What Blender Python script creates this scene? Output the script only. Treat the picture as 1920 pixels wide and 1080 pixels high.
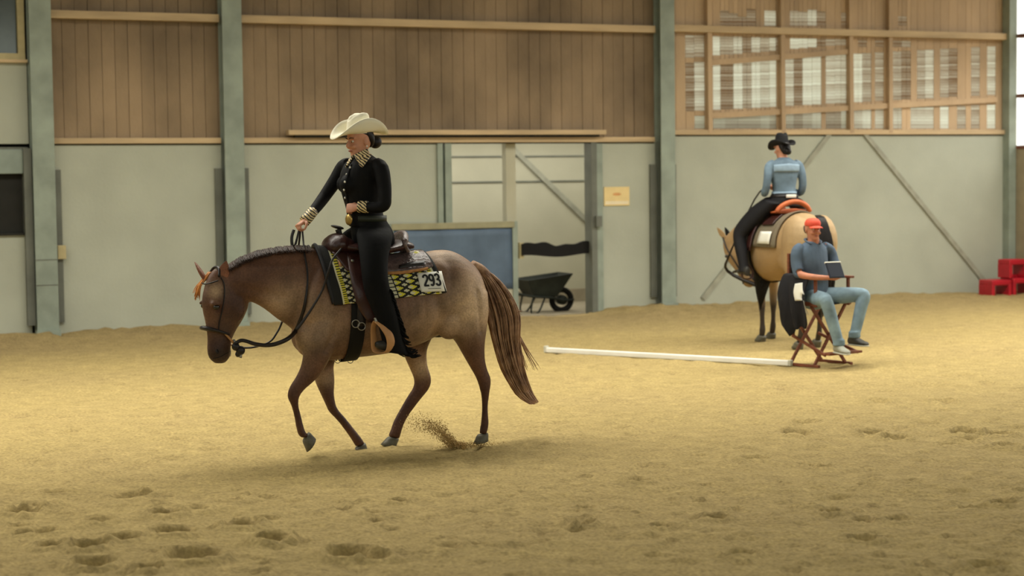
import bpy, bmesh, math, random
import numpy as np
from mathutils import Vector, Matrix, Euler, noise
from mathutils.bvhtree import BVHTree

random.seed(7)
for _o in list(bpy.data.objects):
    bpy.data.objects.remove(_o)
SC = bpy.context.scene
COL = SC.collection
PI = math.pi
V = Vector
rad = math.radians

# ------------------------------------------------------------------ camera
CAM_H = 2.04
F_PX = 3400.0
PITCH = math.atan(206.0 / F_PX)
ROLL = -0.012
cam_d = bpy.data.cameras.new('camera')
cam_d.sensor_width = 36.0
cam_d.lens = F_PX * 36.0 / 1920.0
cam_d.clip_end = 300
cam_d.dof.use_dof = True
cam_d.dof.focus_distance = 13.6
cam_d.dof.aperture_fstop = 1.9
cam = bpy.data.objects.new('camera', cam_d)
COL.objects.link(cam)
CAM_R = Matrix.Rotation(PI / 2 - PITCH, 3, 'X') @ Matrix.Rotation(ROLL, 3, 'Z')
CAM_P = V((0, 0, CAM_H))
cam.matrix_world = Matrix.Translation(CAM_P) @ CAM_R.to_4x4()
SC.camera = cam

# ------------------------------------------------------------------ exposure, sky, lights
vs = SC.view_settings
vs.view_transform = 'Standard'
vs.look = 'None'
vs.gamma = 1.0
vs.use_curve_mapping = False
vs.exposure = 0.0
SC.cycles.use_denoising = True
SC.cycles.max_bounces = 8

WALL_A = rad(24)                    # the hall runs along this direction
WALL_O = V((0, 26.4, 0))
W_D = V((math.cos(WALL_A), math.sin(WALL_A), 0))       # along the back wall, to the right
W_N = V((math.sin(WALL_A), -math.cos(WALL_A), 0))      # out of the wall, into the arena

world = bpy.data.worlds.new('overcast_sky')
SC.world = world
world.use_nodes = True
wbg = world.node_tree.nodes['Background']
wbg.inputs[0].default_value = (1.0, 0.985, 0.93, 1)
wbg.inputs[1].default_value = 1.7

def area_light(name, t, d, z, sx, sy, power, col, tilt=0.0, spread=180):
    ld = bpy.data.lights.new(name, 'AREA')
    ld.shape = 'RECTANGLE'
    ld.size, ld.size_y = sx, sy
    ld.energy = power
    ld.color = col
    ld.spread = rad(spread)
    o = bpy.data.objects.new(name, ld)
    COL.objects.link(o)
    p = WALL_O + W_D * t + W_N * d
    o.location = (p.x, p.y, z)
    o.rotation_euler = Euler((tilt, 0, WALL_A))
    return o

# daylight of the translucent roof strip along the ridge, and of the gable windows; two fill lamps added
area_light('skylight_daylight', -1, 7.4, 7.2, 40, 3.4, 2900, (1.0, 0.965, 0.87), 0.0, 150)
area_light('stand_side_fill', 0, 26.5, 5.2, 30, 2.0, 620, (0.93, 1.0, 0.9), rad(62), 180)  # added fill lamp behind the camera, lifts the near sides
area_light('gable_daylight', 8.7, 11, 4.0, 3.0, 20, 420, (1.0, 0.98, 0.92), 0.0, 170)
area_light('corridor_fill', .2, -1.5, 2.85, 5.5, 1.2, 100, (1.0, 0.98, 0.9), 0.0, 180)  # added unseen lamp that brightens the corridor

# ------------------------------------------------------------------ helpers
def lin(c):
    return tuple(((x / 255.0) / 12.92 if x / 255.0 <= 0.04045 else ((x / 255.0 + 0.055) / 1.055) ** 2.4) for x in c)

def ray(px, py):
    return (CAM_R @ V(((px - 960.0) / F_PX, (540.0 - py) / F_PX, -1.0))).normalized()

class Frame:
    """A local frame on the ground: turned about z, points found where a line of sight meets local y = const."""
    def __init__(s, origin, rz):
        s.o = V(origin); s.rz = rz
        s.r = Matrix.Rotation(rz, 3, 'Z'); s.ri = s.r.inverted()
    def pix(s, px, py, y=0.0):
        o = s.ri @ (CAM_P - s.o); d = s.ri @ ray(px, py)
        k = (y - o.y) / d.y
        return o + d * k
    def ground(s, px, py, z=0.0):
        o = s.ri @ (CAM_P - s.o); d = s.ri @ ray(px, py)
        return o + d * ((z - o.z) / d.z)
    def world(s, p):
        return s.o + s.r @ V(p)
    def local(s, p):
        return s.ri @ (V(p) - s.o)

def gpt(px, py, z=0.0):
    d = ray(px, py)
    return CAM_P + d * ((z - CAM_P.z) / d.z)

def prop(o, label=None, cat=None, group=None, kind=None):
    if label: o['label'] = label
    if cat: o['category'] = cat
    if group: o['group'] = group
    if kind: o['kind'] = kind
    return o

def root(name, fr_or_loc, label, cat, group=None, rz=0.0):
    o = bpy.data.objects.new(name, None)
    o.empty_display_size = 0.2
    COL.objects.link(o)
    if isinstance(fr_or_loc, Frame):
        o.location = fr_or_loc.o; o.rotation_euler = (0, 0, fr_or_loc.rz)
    else:
        o.location = fr_or_loc; o.rotation_euler = (0, 0, rz)
    return prop(o, label, cat, group)

def link(name, me, mat=None, parent=None, loc=None, rz=None):
    o = bpy.data.objects.new(name, me)
    COL.objects.link(o)
    if mat is not None and len(me.materials) == 0:
        me.materials.append(mat)
    if parent is not None:
        o.parent = parent
    if loc is not None: o.location = loc
    if rz is not None: o.rotation_euler = (0, 0, rz)
    return o

def to_mesh(name, geo, smooth=True):
    me = bpy.data.meshes.new(name)
    me.from_pydata([tuple(v) for v in geo[0]], [], geo[1])
    bm = bmesh.new(); bm.from_mesh(me)
    bmesh.ops.recalc_face_normals(bm, faces=bm.faces)
    bm.to_mesh(me); bm.free()
    if smooth:
        me.polygons.foreach_set('use_smooth', [True] * len(me.polygons))
    return me

def mk(name, geo, mat, parent=None, smooth=True, loc=None, rz=None):
    return link(name, to_mesh(name, geo, smooth), mat, parent, loc, rz)

def join(*geos):
    vs_, fs = [], []
    for g in geos:
        n = len(vs_)
        vs_ += list(g[0]); fs += [tuple(i + n for i in f) for f in g[1]]
    return vs_, fs

def xf(geo, m):
    return [m @ V(v) for v in geo[0]], geo[1]

def mirror_y(geo):
    return [V((v[0], -v[1], v[2])) for v in geo[0]], [tuple(reversed(f)) for f in geo[1]]

def box(x0, x1, y0, y1, z0, z1, bev=0.0):
    if bev <= 0:
        v = [V((x, y, z)) for z in (z0, z1) for y in (y0, y1) for x in (x0, x1)]
        f = [(0, 2, 3, 1), (4, 5, 7, 6), (0, 1, 5, 4), (2, 6, 7, 3), (0, 4, 6, 2), (1, 3, 7, 5)]
        return v, f
    bm = bmesh.new()
    bmesh.ops.create_cube(bm, size=1)
    for q in bm.verts:
        q.co = V((x0 + (q.co.x + .5) * (x1 - x0), y0 + (q.co.y + .5) * (y1 - y0), z0 + (q.co.z + .5) * (z1 - z0)))
    bmesh.ops.bevel(bm, geom=bm.edges[:], offset=bev, segments=2, affect='EDGES', profile=0.5)
    bm.verts.index_update()
    g = ([q.co.copy() for q in bm.verts], [tuple(q.index for q in f.verts) for f in bm.faces])
    bm.free()
    return g

def beam(a, b, w, h, up=V((0, 0, 1)), bev=0.0):
    """a rectangular bar from a to b, w across, h along up"""
    a = V(a); b = V(b); d = (b - a); L = d.length; d.normalize()
    s = d.cross(up)
    if s.length < 1e-4: s = d.cross(V((1, 0, 0)))
    s.normalize(); u = s.cross(d)
    g = box(0, L, -w / 2, w / 2, -h / 2, h / 2, bev)
    m = Matrix(((d.x, s.x, u.x, a.x), (d.y, s.y, u.y, a.y), (d.z, s.z, u.z, a.z), (0, 0, 0, 1)))
    return xf(g, m)

def catmull(vals, sub):
    """smooth a list of tuples of Vectors/floats"""
    n = len(vals); out = []
    for i in range(n - 1):
        p0 = vals[max(i - 1, 0)]; p1 = vals[i]; p2 = vals[i + 1]; p3 = vals[min(i + 2, n - 1)]
        for k in range(sub):
            t = k / sub; t2 = t * t; t3 = t2 * t
            out.append(tuple((b * 2 + (c - a) * t + (a * 2 - b * 5 + c * 4 - d) * t2 + (b * 3 - a - c * 3 + d) * t3) * 0.5
                             for a, b, c, d in zip(p0, p1, p2, p3)))
    out.append(tuple(vals[-1]))
    return out

def rings_geo(rings, cap=True):
    n = len(rings[0]); v = [p for r in rings for p in r]; f = []
    for i in range(len(rings) - 1):
        for j in range(n):
            k = (j + 1) % n
            f.append((i * n + j, i * n + k, (i + 1) * n + k, (i + 1) * n + j))
    if cap:
        for base, r, rev in ((0, rings[0], True), ((len(rings) - 1) * n, rings[-1], False)):
            c = sum(r, V((0, 0, 0))) / n
            v.append(c); ci = len(v) - 1
            for j in range(n):
                k = (j + 1) % n
                f.append((ci, base + k, base + j) if rev else (ci, base + j, base + k))
    return v, f

def loft(st, n=20, sub=4, lat=V((0, 1, 0)), egg=0.0, cap=True):
    """st: (front point, back point, half width); rings are ellipses between the two points, wide along lat"""
    st = [(V(a), V(b), float(w)) for a, b, w in st]
    s = catmull(st, sub) if sub > 1 else st
    rings = []
    for a, b, w in s:
        c = (a + b) * 0.5; h = (a - b) * 0.5
        r = []
        for j in range(n):
            t = 2 * PI * j / n
            r.append(c + h * math.cos(t) + lat * (w * math.sin(t) * (1 - egg * math.cos(t))))
        rings.append(r)
    return rings_geo(rings, cap)

def tube(pts, radii, n=10, sub=4, cap=True, flat=1.0, up=None):
    """round tube through points; flat squeezes it along its second axis"""
    if not isinstance(radii, (list, tuple)): radii = [radii] * len(pts)
    s = catmull([(V(p), float(r)) for p, r in zip(pts, radii)], sub) if sub > 1 else [(V(p), float(r)) for p, r in zip(pts, radii)]
    rings = []; ref = None
    for i, (p, r) in enumerate(s):
        a = s[max(i - 1, 0)][0]; b = s[min(i + 1, len(s) - 1)][0]
        d = (b - a)
        if d.length < 1e-9: d = V((0, 0, 1))
        d.normalize()
        if ref is None:
            ref = V(up) if up is not None else (V((0, 1, 0)) if abs(d.y) < .9 else V((1, 0, 0)))
        x = (ref - d * ref.dot(d))
        if x.length < 1e-6: x = d.orthogonal()
        x.normalize(); y = d.cross(x)
        ref = x if up is None else ref
        rings.append([p + x * (r * math.cos(2 * PI * j / n)) + y * (r * flat * math.sin(2 * PI * j / n)) for j in range(n)])
    return rings_geo(rings, cap)

def ellipsoid(c, ax, ay, az, n=14, m=10, rot=None):
    c = V(c); v = []; f = []
    for i in range(1, m):
        a = PI * i / m
        for j in range(n):
            b = 2 * PI * j / n
            q = V((ax * math.sin(a) * math.cos(b), ay * math.sin(a) * math.sin(b), az * math.cos(a)))
            if rot is not None: q = rot @ q
            v.append(c + q)
    for i in range(m - 2):
        for j in range(n):
            k = (j + 1) % n
            f.append((i * n + j, (i + 1) * n + j, (i + 1) * n + k, i * n + k))
    top = V((0, 0, az)); top = rot @ top if rot is not None else top
    v.append(c + top); v.append(c - top); t, b_ = len(v) - 2, len(v) - 1
    for j in range(n):
        k = (j + 1) % n
        f.append((t, j, k)); f.append((b_, (m - 2) * n + k, (m - 2) * n + j))
    return v, f

def solid(geos, voxel, smooth=4, fac=0.5):
    """fuse overlapping closed shapes into one continuous surface"""
    me = to_mesh('tmp', join(*geos))
    o = bpy.data.objects.new('tmp', me); COL.objects.link(o)
    r = o.modifiers.new('r', 'REMESH'); r.mode = 'VOXEL'; r.voxel_size = voxel
    if smooth:
        s = o.modifiers.new('s', 'SMOOTH'); s.factor = fac; s.iterations = smooth
    dg = bpy.context.evaluated_depsgraph_get(); dg.update()
    out = bpy.data.meshes.new_from_object(o.evaluated_get(dg))
    bpy.data.objects.remove(o); bpy.data.meshes.remove(me)
    out.polygons.foreach_set('use_smooth', [True] * len(out.polygons))
    return out

def bvh_of(me):
    bm = bmesh.new(); bm.from_mesh(me)
    b = BVHTree.FromBMesh(bm); bm.free()
    return b

def sheet(grid, th, outward=None):
    """a thin solid from a grid of points (rows of equal length); thickness along the grid normal"""
    R, C_ = len(grid), len(grid[0])
    nrm = []
    for i in range(R):
        row = []
        for j in range(C_):
            a = grid[min(i + 1, R - 1)][j] - grid[max(i - 1, 0)][j]
            b = grid[i][min(j + 1, C_ - 1)] - grid[i][max(j - 1, 0)]
            nn = a.cross(b)
            row.append(nn.normalized() if nn.length > 1e-12 else V((0, 0, 1)))
        nrm.append(row)
    v = [grid[i][j] for i in range(R) for j in range(C_)] + [grid[i][j] + nrm[i][j] * th for i in range(R) for j in range(C_)]
    f = []; N = R * C_
    for i in range(R - 1):
        for j in range(C_ - 1):
            q = (i * C_ + j, i * C_ + j + 1, (i + 1) * C_ + j + 1, (i + 1) * C_ + j)
            f.append(tuple(reversed(q))); f.append(tuple(x + N for x in q))
    edge = [(0, j) for j in range(C_)] + [(i, C_ - 1) for i in range(1, R)] + [(R - 1, j) for j in range(C_ - 2, -1, -1)] + [(i, 0) for i in range(R - 2, 0, -1)]
    for k in range(len(edge)):
        a = edge[k][0] * C_ + edge[k][1]; b = edge[(k + 1) % len(edge)][0] * C_ + edge[(k + 1) % len(edge)][1]
        f.append((a, b, b + N, a + N))
    return v, f

# ------------------------------------------------------------------ materials
def mat(name, c, rough=0.7, var=0.10, scale=6.0, bump=0.0, bscale=80.0, metal=0.0, spec=0.3, rand=0.0, stretch=None, c2=None, coat=0.0, place=False):
    m = bpy.data.materials.new(name); m.use_nodes = True
    nt = m.node_tree; b = nt.nodes['Principled BSDF']
    b.inputs['Roughness'].default_value = rough
    b.inputs['Metallic'].default_value = metal
    b.inputs['Specular IOR Level'].default_value = spec
    if coat: b.inputs['Coat Weight'].default_value = coat
    L = lin(c)
    tc = nt.nodes.new('ShaderNodeTexCoord')
    mp = nt.nodes.new('ShaderNodeMapping')
    nt.links.new(nt.nodes.new('ShaderNodeNewGeometry').outputs['Position'] if place else tc.outputs['Object'], mp.inputs[0])
    if stretch: mp.inputs['Scale'].default_value = stretch
    nz = nt.nodes.new('ShaderNodeTexNoise')
    nz.inputs['Scale'].default_value = scale; nz.inputs['Detail'].default_value = 5
    nt.links.new(mp.outputs[0], nz.inputs['Vector'])
    mx = nt.nodes.new('ShaderNodeMix'); mx.data_type = 'RGBA'
    lo = tuple(x * (1 - var * 1.6) for x in L); hi = lin(c2) if c2 else tuple(min(1, x * (1 + var * 1.6)) for x in L)
    mx.inputs[6].default_value = (*lo, 1); mx.inputs[7].default_value = (*hi, 1)
    mr = nt.nodes.new('ShaderNodeMapRange'); mr.inputs[1].default_value = .3; mr.inputs[2].default_value = .7
    nt.links.new(nz.outputs['Fac'], mr.inputs[0]); nt.links.new(mr.outputs[0], mx.inputs[0])
    out = mx.outputs[2]
    if rand > 0:
        oi = nt.nodes.new('ShaderNodeObjectInfo')
        r2 = nt.nodes.new('ShaderNodeMapRange'); r2.inputs[3].default_value = 1 - rand; r2.inputs[4].default_value = 1 + rand
        nt.links.new(oi.outputs['Random'], r2.inputs[0])
        hs = nt.nodes.new('ShaderNodeHueSaturation')
        nt.links.new(r2.outputs[0], hs.inputs['Value']); nt.links.new(out, hs.inputs['Color']); out = hs.outputs[0]
    nt.links.new(out, b.inputs['Base Color'])
    if bump > 0:
        n2 = nt.nodes.new('ShaderNodeTexNoise'); n2.inputs['Scale'].default_value = bscale; n2.inputs['Detail'].default_value = 4
        nt.links.new(mp.outputs[0], n2.inputs['Vector'])
        bp = nt.nodes.new('ShaderNodeBump'); bp.inputs['Strength'].default_value = bump; bp.inputs['Distance'].default_value = 0.02
        nt.links.new(n2.outputs['Fac'], bp.inputs['Height']); nt.links.new(bp.outputs[0], b.inputs['Normal'])
    return m

def attr_mat(name, attr, rough=0.6, mott=0.25, mscale=90.0, big=0.2, bigscale=7.0, spec=0.3, bump=0.1):
    """colour from a painted attribute (coat pattern), broken up by fine and broad noise"""
    m = bpy.data.materials.new(name); m.use_nodes = True
    nt = m.node_tree; b = nt.nodes['Principled BSDF']
    b.inputs['Roughness'].default_value = rough; b.inputs['Specular IOR Level'].default_value = spec
    at = nt.nodes.new('ShaderNodeAttribute'); at.attribute_name = attr
    tc = nt.nodes.new('ShaderNodeTexCoord')
    n1 = nt.nodes.new('ShaderNodeTexNoise'); n1.inputs['Scale'].default_value = mscale; n1.inputs['Detail'].default_value = 3
    n2 = nt.nodes.new('ShaderNodeTexNoise'); n2.inputs['Scale'].default_value = bigscale; n2.inputs['Detail'].default_value = 4
    for q in (n1, n2): nt.links.new(tc.outputs['Object'], q.inputs['Vector'])
    r1 = nt.nodes.new('ShaderNodeMapRange'); r1.inputs[1].default_value = .3; r1.inputs[2].default_value = .7
    r1.inputs[3].default_value = 1 - mott; r1.inputs[4].default_value = 1 + mott
    r2 = nt.nodes.new('ShaderNodeMapRange'); r2.inputs[1].default_value = .3; r2.inputs[2].default_value = .7
    r2.inputs[3].default_value = 1 - big; r2.inputs[4].default_value = 1 + big
    nt.links.new(n1.outputs['Fac'], r1.inputs[0]); nt.links.new(n2.outputs['Fac'], r2.inputs[0])
    mu = nt.nodes.new('ShaderNodeMath'); mu.operation = 'MULTIPLY'
    nt.links.new(r1.outputs[0], mu.inputs[0]); nt.links.new(r2.outputs[0], mu.inputs[1])
    hs = nt.nodes.new('ShaderNodeHueSaturation')
    nt.links.new(mu.outputs[0], hs.inputs['Value']); nt.links.new(at.outputs['Color'], hs.inputs['Color'])
    nt.links.new(hs.outputs[0], b.inputs['Base Color'])
    if bump:
        bp = nt.nodes.new('ShaderNodeBump'); bp.inputs['Strength'].default_value = bump; bp.inputs['Distance'].default_value = 0.01
        nt.links.new(n1.outputs['Fac'], bp.inputs['Height']); nt.links.new(bp.outputs[0], b.inputs['Normal'])
    return m

def paint(me, fn, attr='coat'):
    n = len(me.vertices)
    co = np.empty(n * 3, dtype=np.float32); me.vertices.foreach_get('co', co); co = co.reshape(-1, 3)
    colr = fn(co).astype(np.float32)
    a = me.color_attributes.new(attr, 'FLOAT_COLOR', 'POINT')
    a.data.foreach_set('color', np.concatenate([colr, np.ones((n, 1), np.float32)], 1).ravel())

M = {}
M['concrete'] = mat('concrete_paint', (167, 169, 153), .85, .05, 1.3, .12, 25)
M['concrete2'] = mat('corridor_paint', (176, 172, 150), .85, .05, 1.3, .1, 25)
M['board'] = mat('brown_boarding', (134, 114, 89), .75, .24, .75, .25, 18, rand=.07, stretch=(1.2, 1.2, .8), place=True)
M['board_light'] = mat('sunlit_boarding', (178, 152, 120), .75, .12, 1.0, .2, 18, rand=.12, stretch=(1.2, 1.2, .55))  # paler copy of the boarding, glare of the bay put into its colour
M['rail'] = mat('pale_timber', (184, 160, 124), .7, .14, 2.0, .2, 20, stretch=(.4, 3, 3))
M['steel'] = mat('galvanised_steel', (136, 145, 132), .6, .12, 3.0, .08, 30, metal=.0, spec=.4)
M['strip'] = mat('grey_channel', (104, 106, 96), .6, .12, 3.0)
M['dark'] = mat('dark_opening', (34, 33, 28), .8, .1)
M['glass_dark'] = mat('window_glass', (60, 66, 58), .15, .1, spec=.6)
M['cream'] = mat('cream_frame', (178, 164, 122), .6, .08)
M['shutter'] = mat('shutter_box', (132, 142, 132), .6, .06)
M['brace'] = mat('brace_steel', (148, 147, 130), .6, .1)
M['blue'] = mat('blue_tarpaulin', (84, 100, 118), .55, .14, 2.2, .2, 6)
M['gate_rail'] = mat('weathered_gate_rail', (146, 141, 112), .7, .08)
M['paper'] = mat('cream_paper', (220, 196, 140), .8, .04)
M['red'] = mat('red_plastic', (176, 22, 40), .4, .08, spec=.5)
M['white'] = mat('white_paint', (232, 230, 222), .5, .03)
M['black'] = mat('black_rubber', (14, 12, 9), .8, .2)
M['barrow'] = mat('green_black_barrow', (34, 38, 31), .6, .2)
M['slab'] = mat('concrete_slab', (150, 140, 118), .9, .1, 4)

# ================================================================== THE HALL
WF = Frame(WALL_O, WALL_A)          # local x along the back wall, local -y into the arena

def wp(px, py, y=0.0): return WF.pix(px, py, y)
def wx(px, py=400, y=0.0): return WF.pix(px, py, y).x
def wz(px, py, y=0.0): return WF.pix(px, py, y).z
def wmk(name, geo, m, parent=None, smooth=False):
    if parent is None:
        return mk(name, geo, m, None, smooth, WF.o, WF.rz)
    return mk(name, geo, m, parent, smooth)

# ------------------------------------------------------------------ sand floor
prints = []      # hoof prints and scuffs: (x, y, radius, depth, stretch)
for px, py, r, d in [(45, 960, .085, .045), (80, 950, .075, .04), (102, 925, .085, .035), (245, 934, .10, .04), (290, 930, .07, .03), (310, 967, .075, .055),
                  (185, 979, .08, .03), (325, 1002, .10, .06), (455, 986, .085, .05), (495, 976, .07, .03), (510, 1015, .085, .07), (230, 1015, .08, .05),
                  (167, 1030, .08, .07), (175, 1060, .09, .07), (362, 1045, .12, .07), (277, 1067, .07, .06), (655, 1040, .10, .065), (705, 1044, .07, .04), (97, 1026, .07, .045),
                  (82, 997, .07, .03), (45, 1000, .05, .03), (40, 987, .06, .03), (375, 957, .05, .02), (420, 945, .05, .02), (640, 955, .05, .03), (700, 962, .05, .02),
                  (1495, 812, .10, .05), (1635, 811, .10, .05), (1680, 820, .09, .05), (1810, 810, .10, .06), (1815, 822, .08, .05), (1780, 834, .07, .04), (1875, 814, .09, .05), (1890, 838, .09, .04),
                  (1415, 862, .08, .04), (1540, 874, .07, .04), (1197, 904, .07, .05), (1645, 752, .09, .05), (1770, 752, .10, .05), (1510, 792, .1, .03),
                  (1560, 962, .06, .045), (1345, 971, .07, .04), (1392, 1039, .07, .045), (1852, 1062, .09, .05), (1620, 1010, .07, .04), (1100, 955, .05, .04),
                  (750, 939, .05, .04), (645, 957, .05, .03), (705, 975, .04, .03), (1090, 985, .06, .04), (1880, 945, .07, .04), (1515, 870, .06, .03), (1240, 990, .05, .03)]:
    p = gpt(px, py)
    prints.append((p.x, p.y, r, d * 1.7))
rs = random.Random(3)
for _ in range(330):
    y = rs.uniform(8.6, 25.0); x = rs.uniform(-.31, .31) * y
    prints.append((x, y, rs.uniform(.03, .07) * (1 + (y > 13) * .5), rs.uniform(.014, .040)))

for _ in range(1100):                # small clods and pits of the unraked near track
    y = rs.uniform(8.8, 13.2) if _ % 4 else rs.uniform(13, 20); x = rs.uniform(-.31, .31) * y
    prints.append((x, y, rs.uniform(.018, .042), rs.choice((1, 1, -.8)) * rs.uniform(.010, .024)))
xs = np.concatenate([np.arange(-26, -8, .6), np.arange(-8, -4.2, .1), np.arange(-4.2, 4.6, .03), np.arange(4.6, 10.5, .09), np.arange(10.5, 30, .6)])
ys = np.concatenate([np.arange(-6, 7.6, .8), np.arange(7.6, 12, .026), np.arange(12, 15, .045), np.arange(15, 22, .08), np.arange(22, 33, .13), np.arange(33, 60, 1.5)])
GX, GY = np.meshgrid(xs, ys)
Z = np.zeros_like(GX)
dW = (GX - WALL_O.x) * W_N.x + (GY - WALL_O.y) * W_N.y         # distance out from the back wall
tW = (GX - WALL_O.x) * W_D.x + (GY - WALL_O.y) * W_D.y
fl = np.zeros(GX.size)
gx, gy = GX.ravel(), GY.ravel()
for i in range(GX.size):
    x, y = gx[i], gy[i]
    if y < 6 or y > 34 or abs(x) > 11: continue
    q = V((x * 1.1, y * 1.1, 0))
    a = noise.noise(q) * .020 + noise.noise(q * 3.1) * .013
    a += noise.noise(V((x * 8, y * 11, 2))) * .012
    if y < 16: a += noise.noise(V((x * 20, y * 26, 5))) * .009
    fl[i] = a
Z += fl.reshape(GX.shape)
for (x, y, r, d) in prints:
    i0, i1 = np.searchsorted(ys, [y - 3 * r, y + 3 * r]); j0, j1 = np.searchsorted(xs, [x - 3 * r, x + 3 * r])
    R2 = ((GX[i0:i1, j0:j1] - x) ** 2 + (GY[i0:i1, j0:j1] - y) ** 2) / r ** 2
    Z[i0:i1, j0:j1] += -d * np.exp(-R2 ** 1.6) + d * .35 * np.exp(-((np.sqrt(R2) - 1.45) / .35) ** 2)
# raked bank of sand along the kick wall, lower in front of the doorway
bank = np.exp(-(dW / 1.1) ** 2) * .10 * np.clip(1 - np.exp(-((tW - .6) / .9) ** 4) * .8, 0, 1)
Z += bank * (1 + 2.5 * Z / .05 * .3)
Z -= np.clip(-dW - .05, 0, .4) * .35          # drops outside
Z[(dW < -.25)] = -.06
ny, nx = GX.shape
verts = np.stack([GX.ravel(), GY.ravel(), Z.ravel()], 1)
ii, jj = np.meshgrid(np.arange(ny - 1), np.arange(nx - 1), indexing='ij')
a = (ii * nx + jj).ravel()
faces = np.stack([a, a + 1, a + nx + 1, a + nx], 1)
me = bpy.data.meshes.new('floor')
me.vertices.add(len(verts)); me.vertices.foreach_set('co', verts.ravel().astype(np.float32))
me.loops.add(faces.size); me.loops.foreach_set('vertex_index', faces.ravel().astype(np.int32))
me.polygons.add(len(faces))
me.polygons.foreach_set('loop_start', (np.arange(len(faces)) * 4).astype(np.int32))
me.polygons.foreach_set('loop_total', np.full(len(faces), 4, np.int32))
me.polygons.foreach_set('use_smooth', np.ones(len(faces), bool))
me.update(); me.validate()
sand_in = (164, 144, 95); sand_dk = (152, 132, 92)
pn = np.array([noise.noise(V((x * .55, y * .8, 9))) + .5 * noise.noise(V((x * 1.7, y * 2.2, 4))) if 6 < y < 34 and abs(x) < 12 else 0 for x, y in zip(gx, gy)])
track = np.exp(-((dW.ravel() - .6) / 1.5) ** 2)               # darker sand on the outside track
outer = 1 / (1 + np.exp(-(dW.ravel() - 13.2 - pn * .8) / .7))   # foreground shade painted in as darker sand
print_shade = np.zeros_like(GX)                                        # shade inside the hoof prints, painted into the sand colour
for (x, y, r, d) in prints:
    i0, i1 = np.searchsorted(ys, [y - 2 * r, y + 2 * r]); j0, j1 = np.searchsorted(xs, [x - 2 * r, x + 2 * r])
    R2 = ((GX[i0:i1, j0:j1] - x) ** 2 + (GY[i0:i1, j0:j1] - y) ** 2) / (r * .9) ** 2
    print_shade[i0:i1, j0:j1] = np.maximum(print_shade[i0:i1, j0:j1], max(0, min(1, d / .05)) * np.exp(-R2 ** 2))
wmix = .75 * print_shade.ravel() + np.clip(.10 + .28 * pn + .75 * track + .25 * outer, 0, 1)
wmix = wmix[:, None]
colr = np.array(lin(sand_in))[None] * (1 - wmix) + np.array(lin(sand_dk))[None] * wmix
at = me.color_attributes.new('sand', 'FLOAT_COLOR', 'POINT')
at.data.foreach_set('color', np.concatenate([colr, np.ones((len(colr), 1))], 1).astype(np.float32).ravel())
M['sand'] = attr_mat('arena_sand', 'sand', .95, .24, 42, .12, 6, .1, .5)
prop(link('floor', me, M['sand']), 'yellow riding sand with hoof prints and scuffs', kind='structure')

# ------------------------------------------------------------------ back wall
ZL = 2.585; ZR = 2.69; ZT = 5.7
T1, T2, T3, T4 = -6.69, -4.16, 2.5, 8.98
tdl, tdr = wx(835, 420), wx(1110, 420)           # doorway
wall = wmk('wall_back', join(box(-15, -7.3, .02, .2, -.1, 5.7), box(T3 + 6.6, T3 + 6.7, .02, .2, -.1, 5.7)), M['concrete'])
prop(wall, 'painted concrete kick wall with brown vertical boarding above', kind='structure')
def panel(x0, x1, z0, z1): return wmk('concrete_panel', box(x0, x1, 0, .16, z0, z1, .006), M['concrete'], wall)
panel(-6.62, T2, -.08, ZL - .02); panel(T2, tdl - .12, -.08, ZL - .02); panel(tdr + .02, T3, -.08, ZL - .02)
panel(T3, 9.05, -.08, ZR - .03)
panel(-15, -6.86, -.08, wz(20, 440)); panel(-15, -6.84, wz(20, 270), wz(20, 112))
# vertical boards, one by one
bw = .172
bme = to_mesh('board', box(-bw / 2 + .0025, bw / 2 - .0025, .035, .055, 0, ZT - ZL, .003), False); bme.materials.append(M['board'])
x = -6.55
k = 0
rb = random.Random(11)
while x < T3 - .05:
    o = link('board', bme, None, wall); o.location = (x + bw / 2, rb.uniform(-.006, .006), ZL)
    x += bw
wmk('backing_sheet', box(-6.6, T3, .056, .075, ZL, ZT), M['board'], wall)
wmk('backing_sheet', box(-7.6, -6.45, .17, .2, -.1, ZT), M['dark'], wall)
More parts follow.
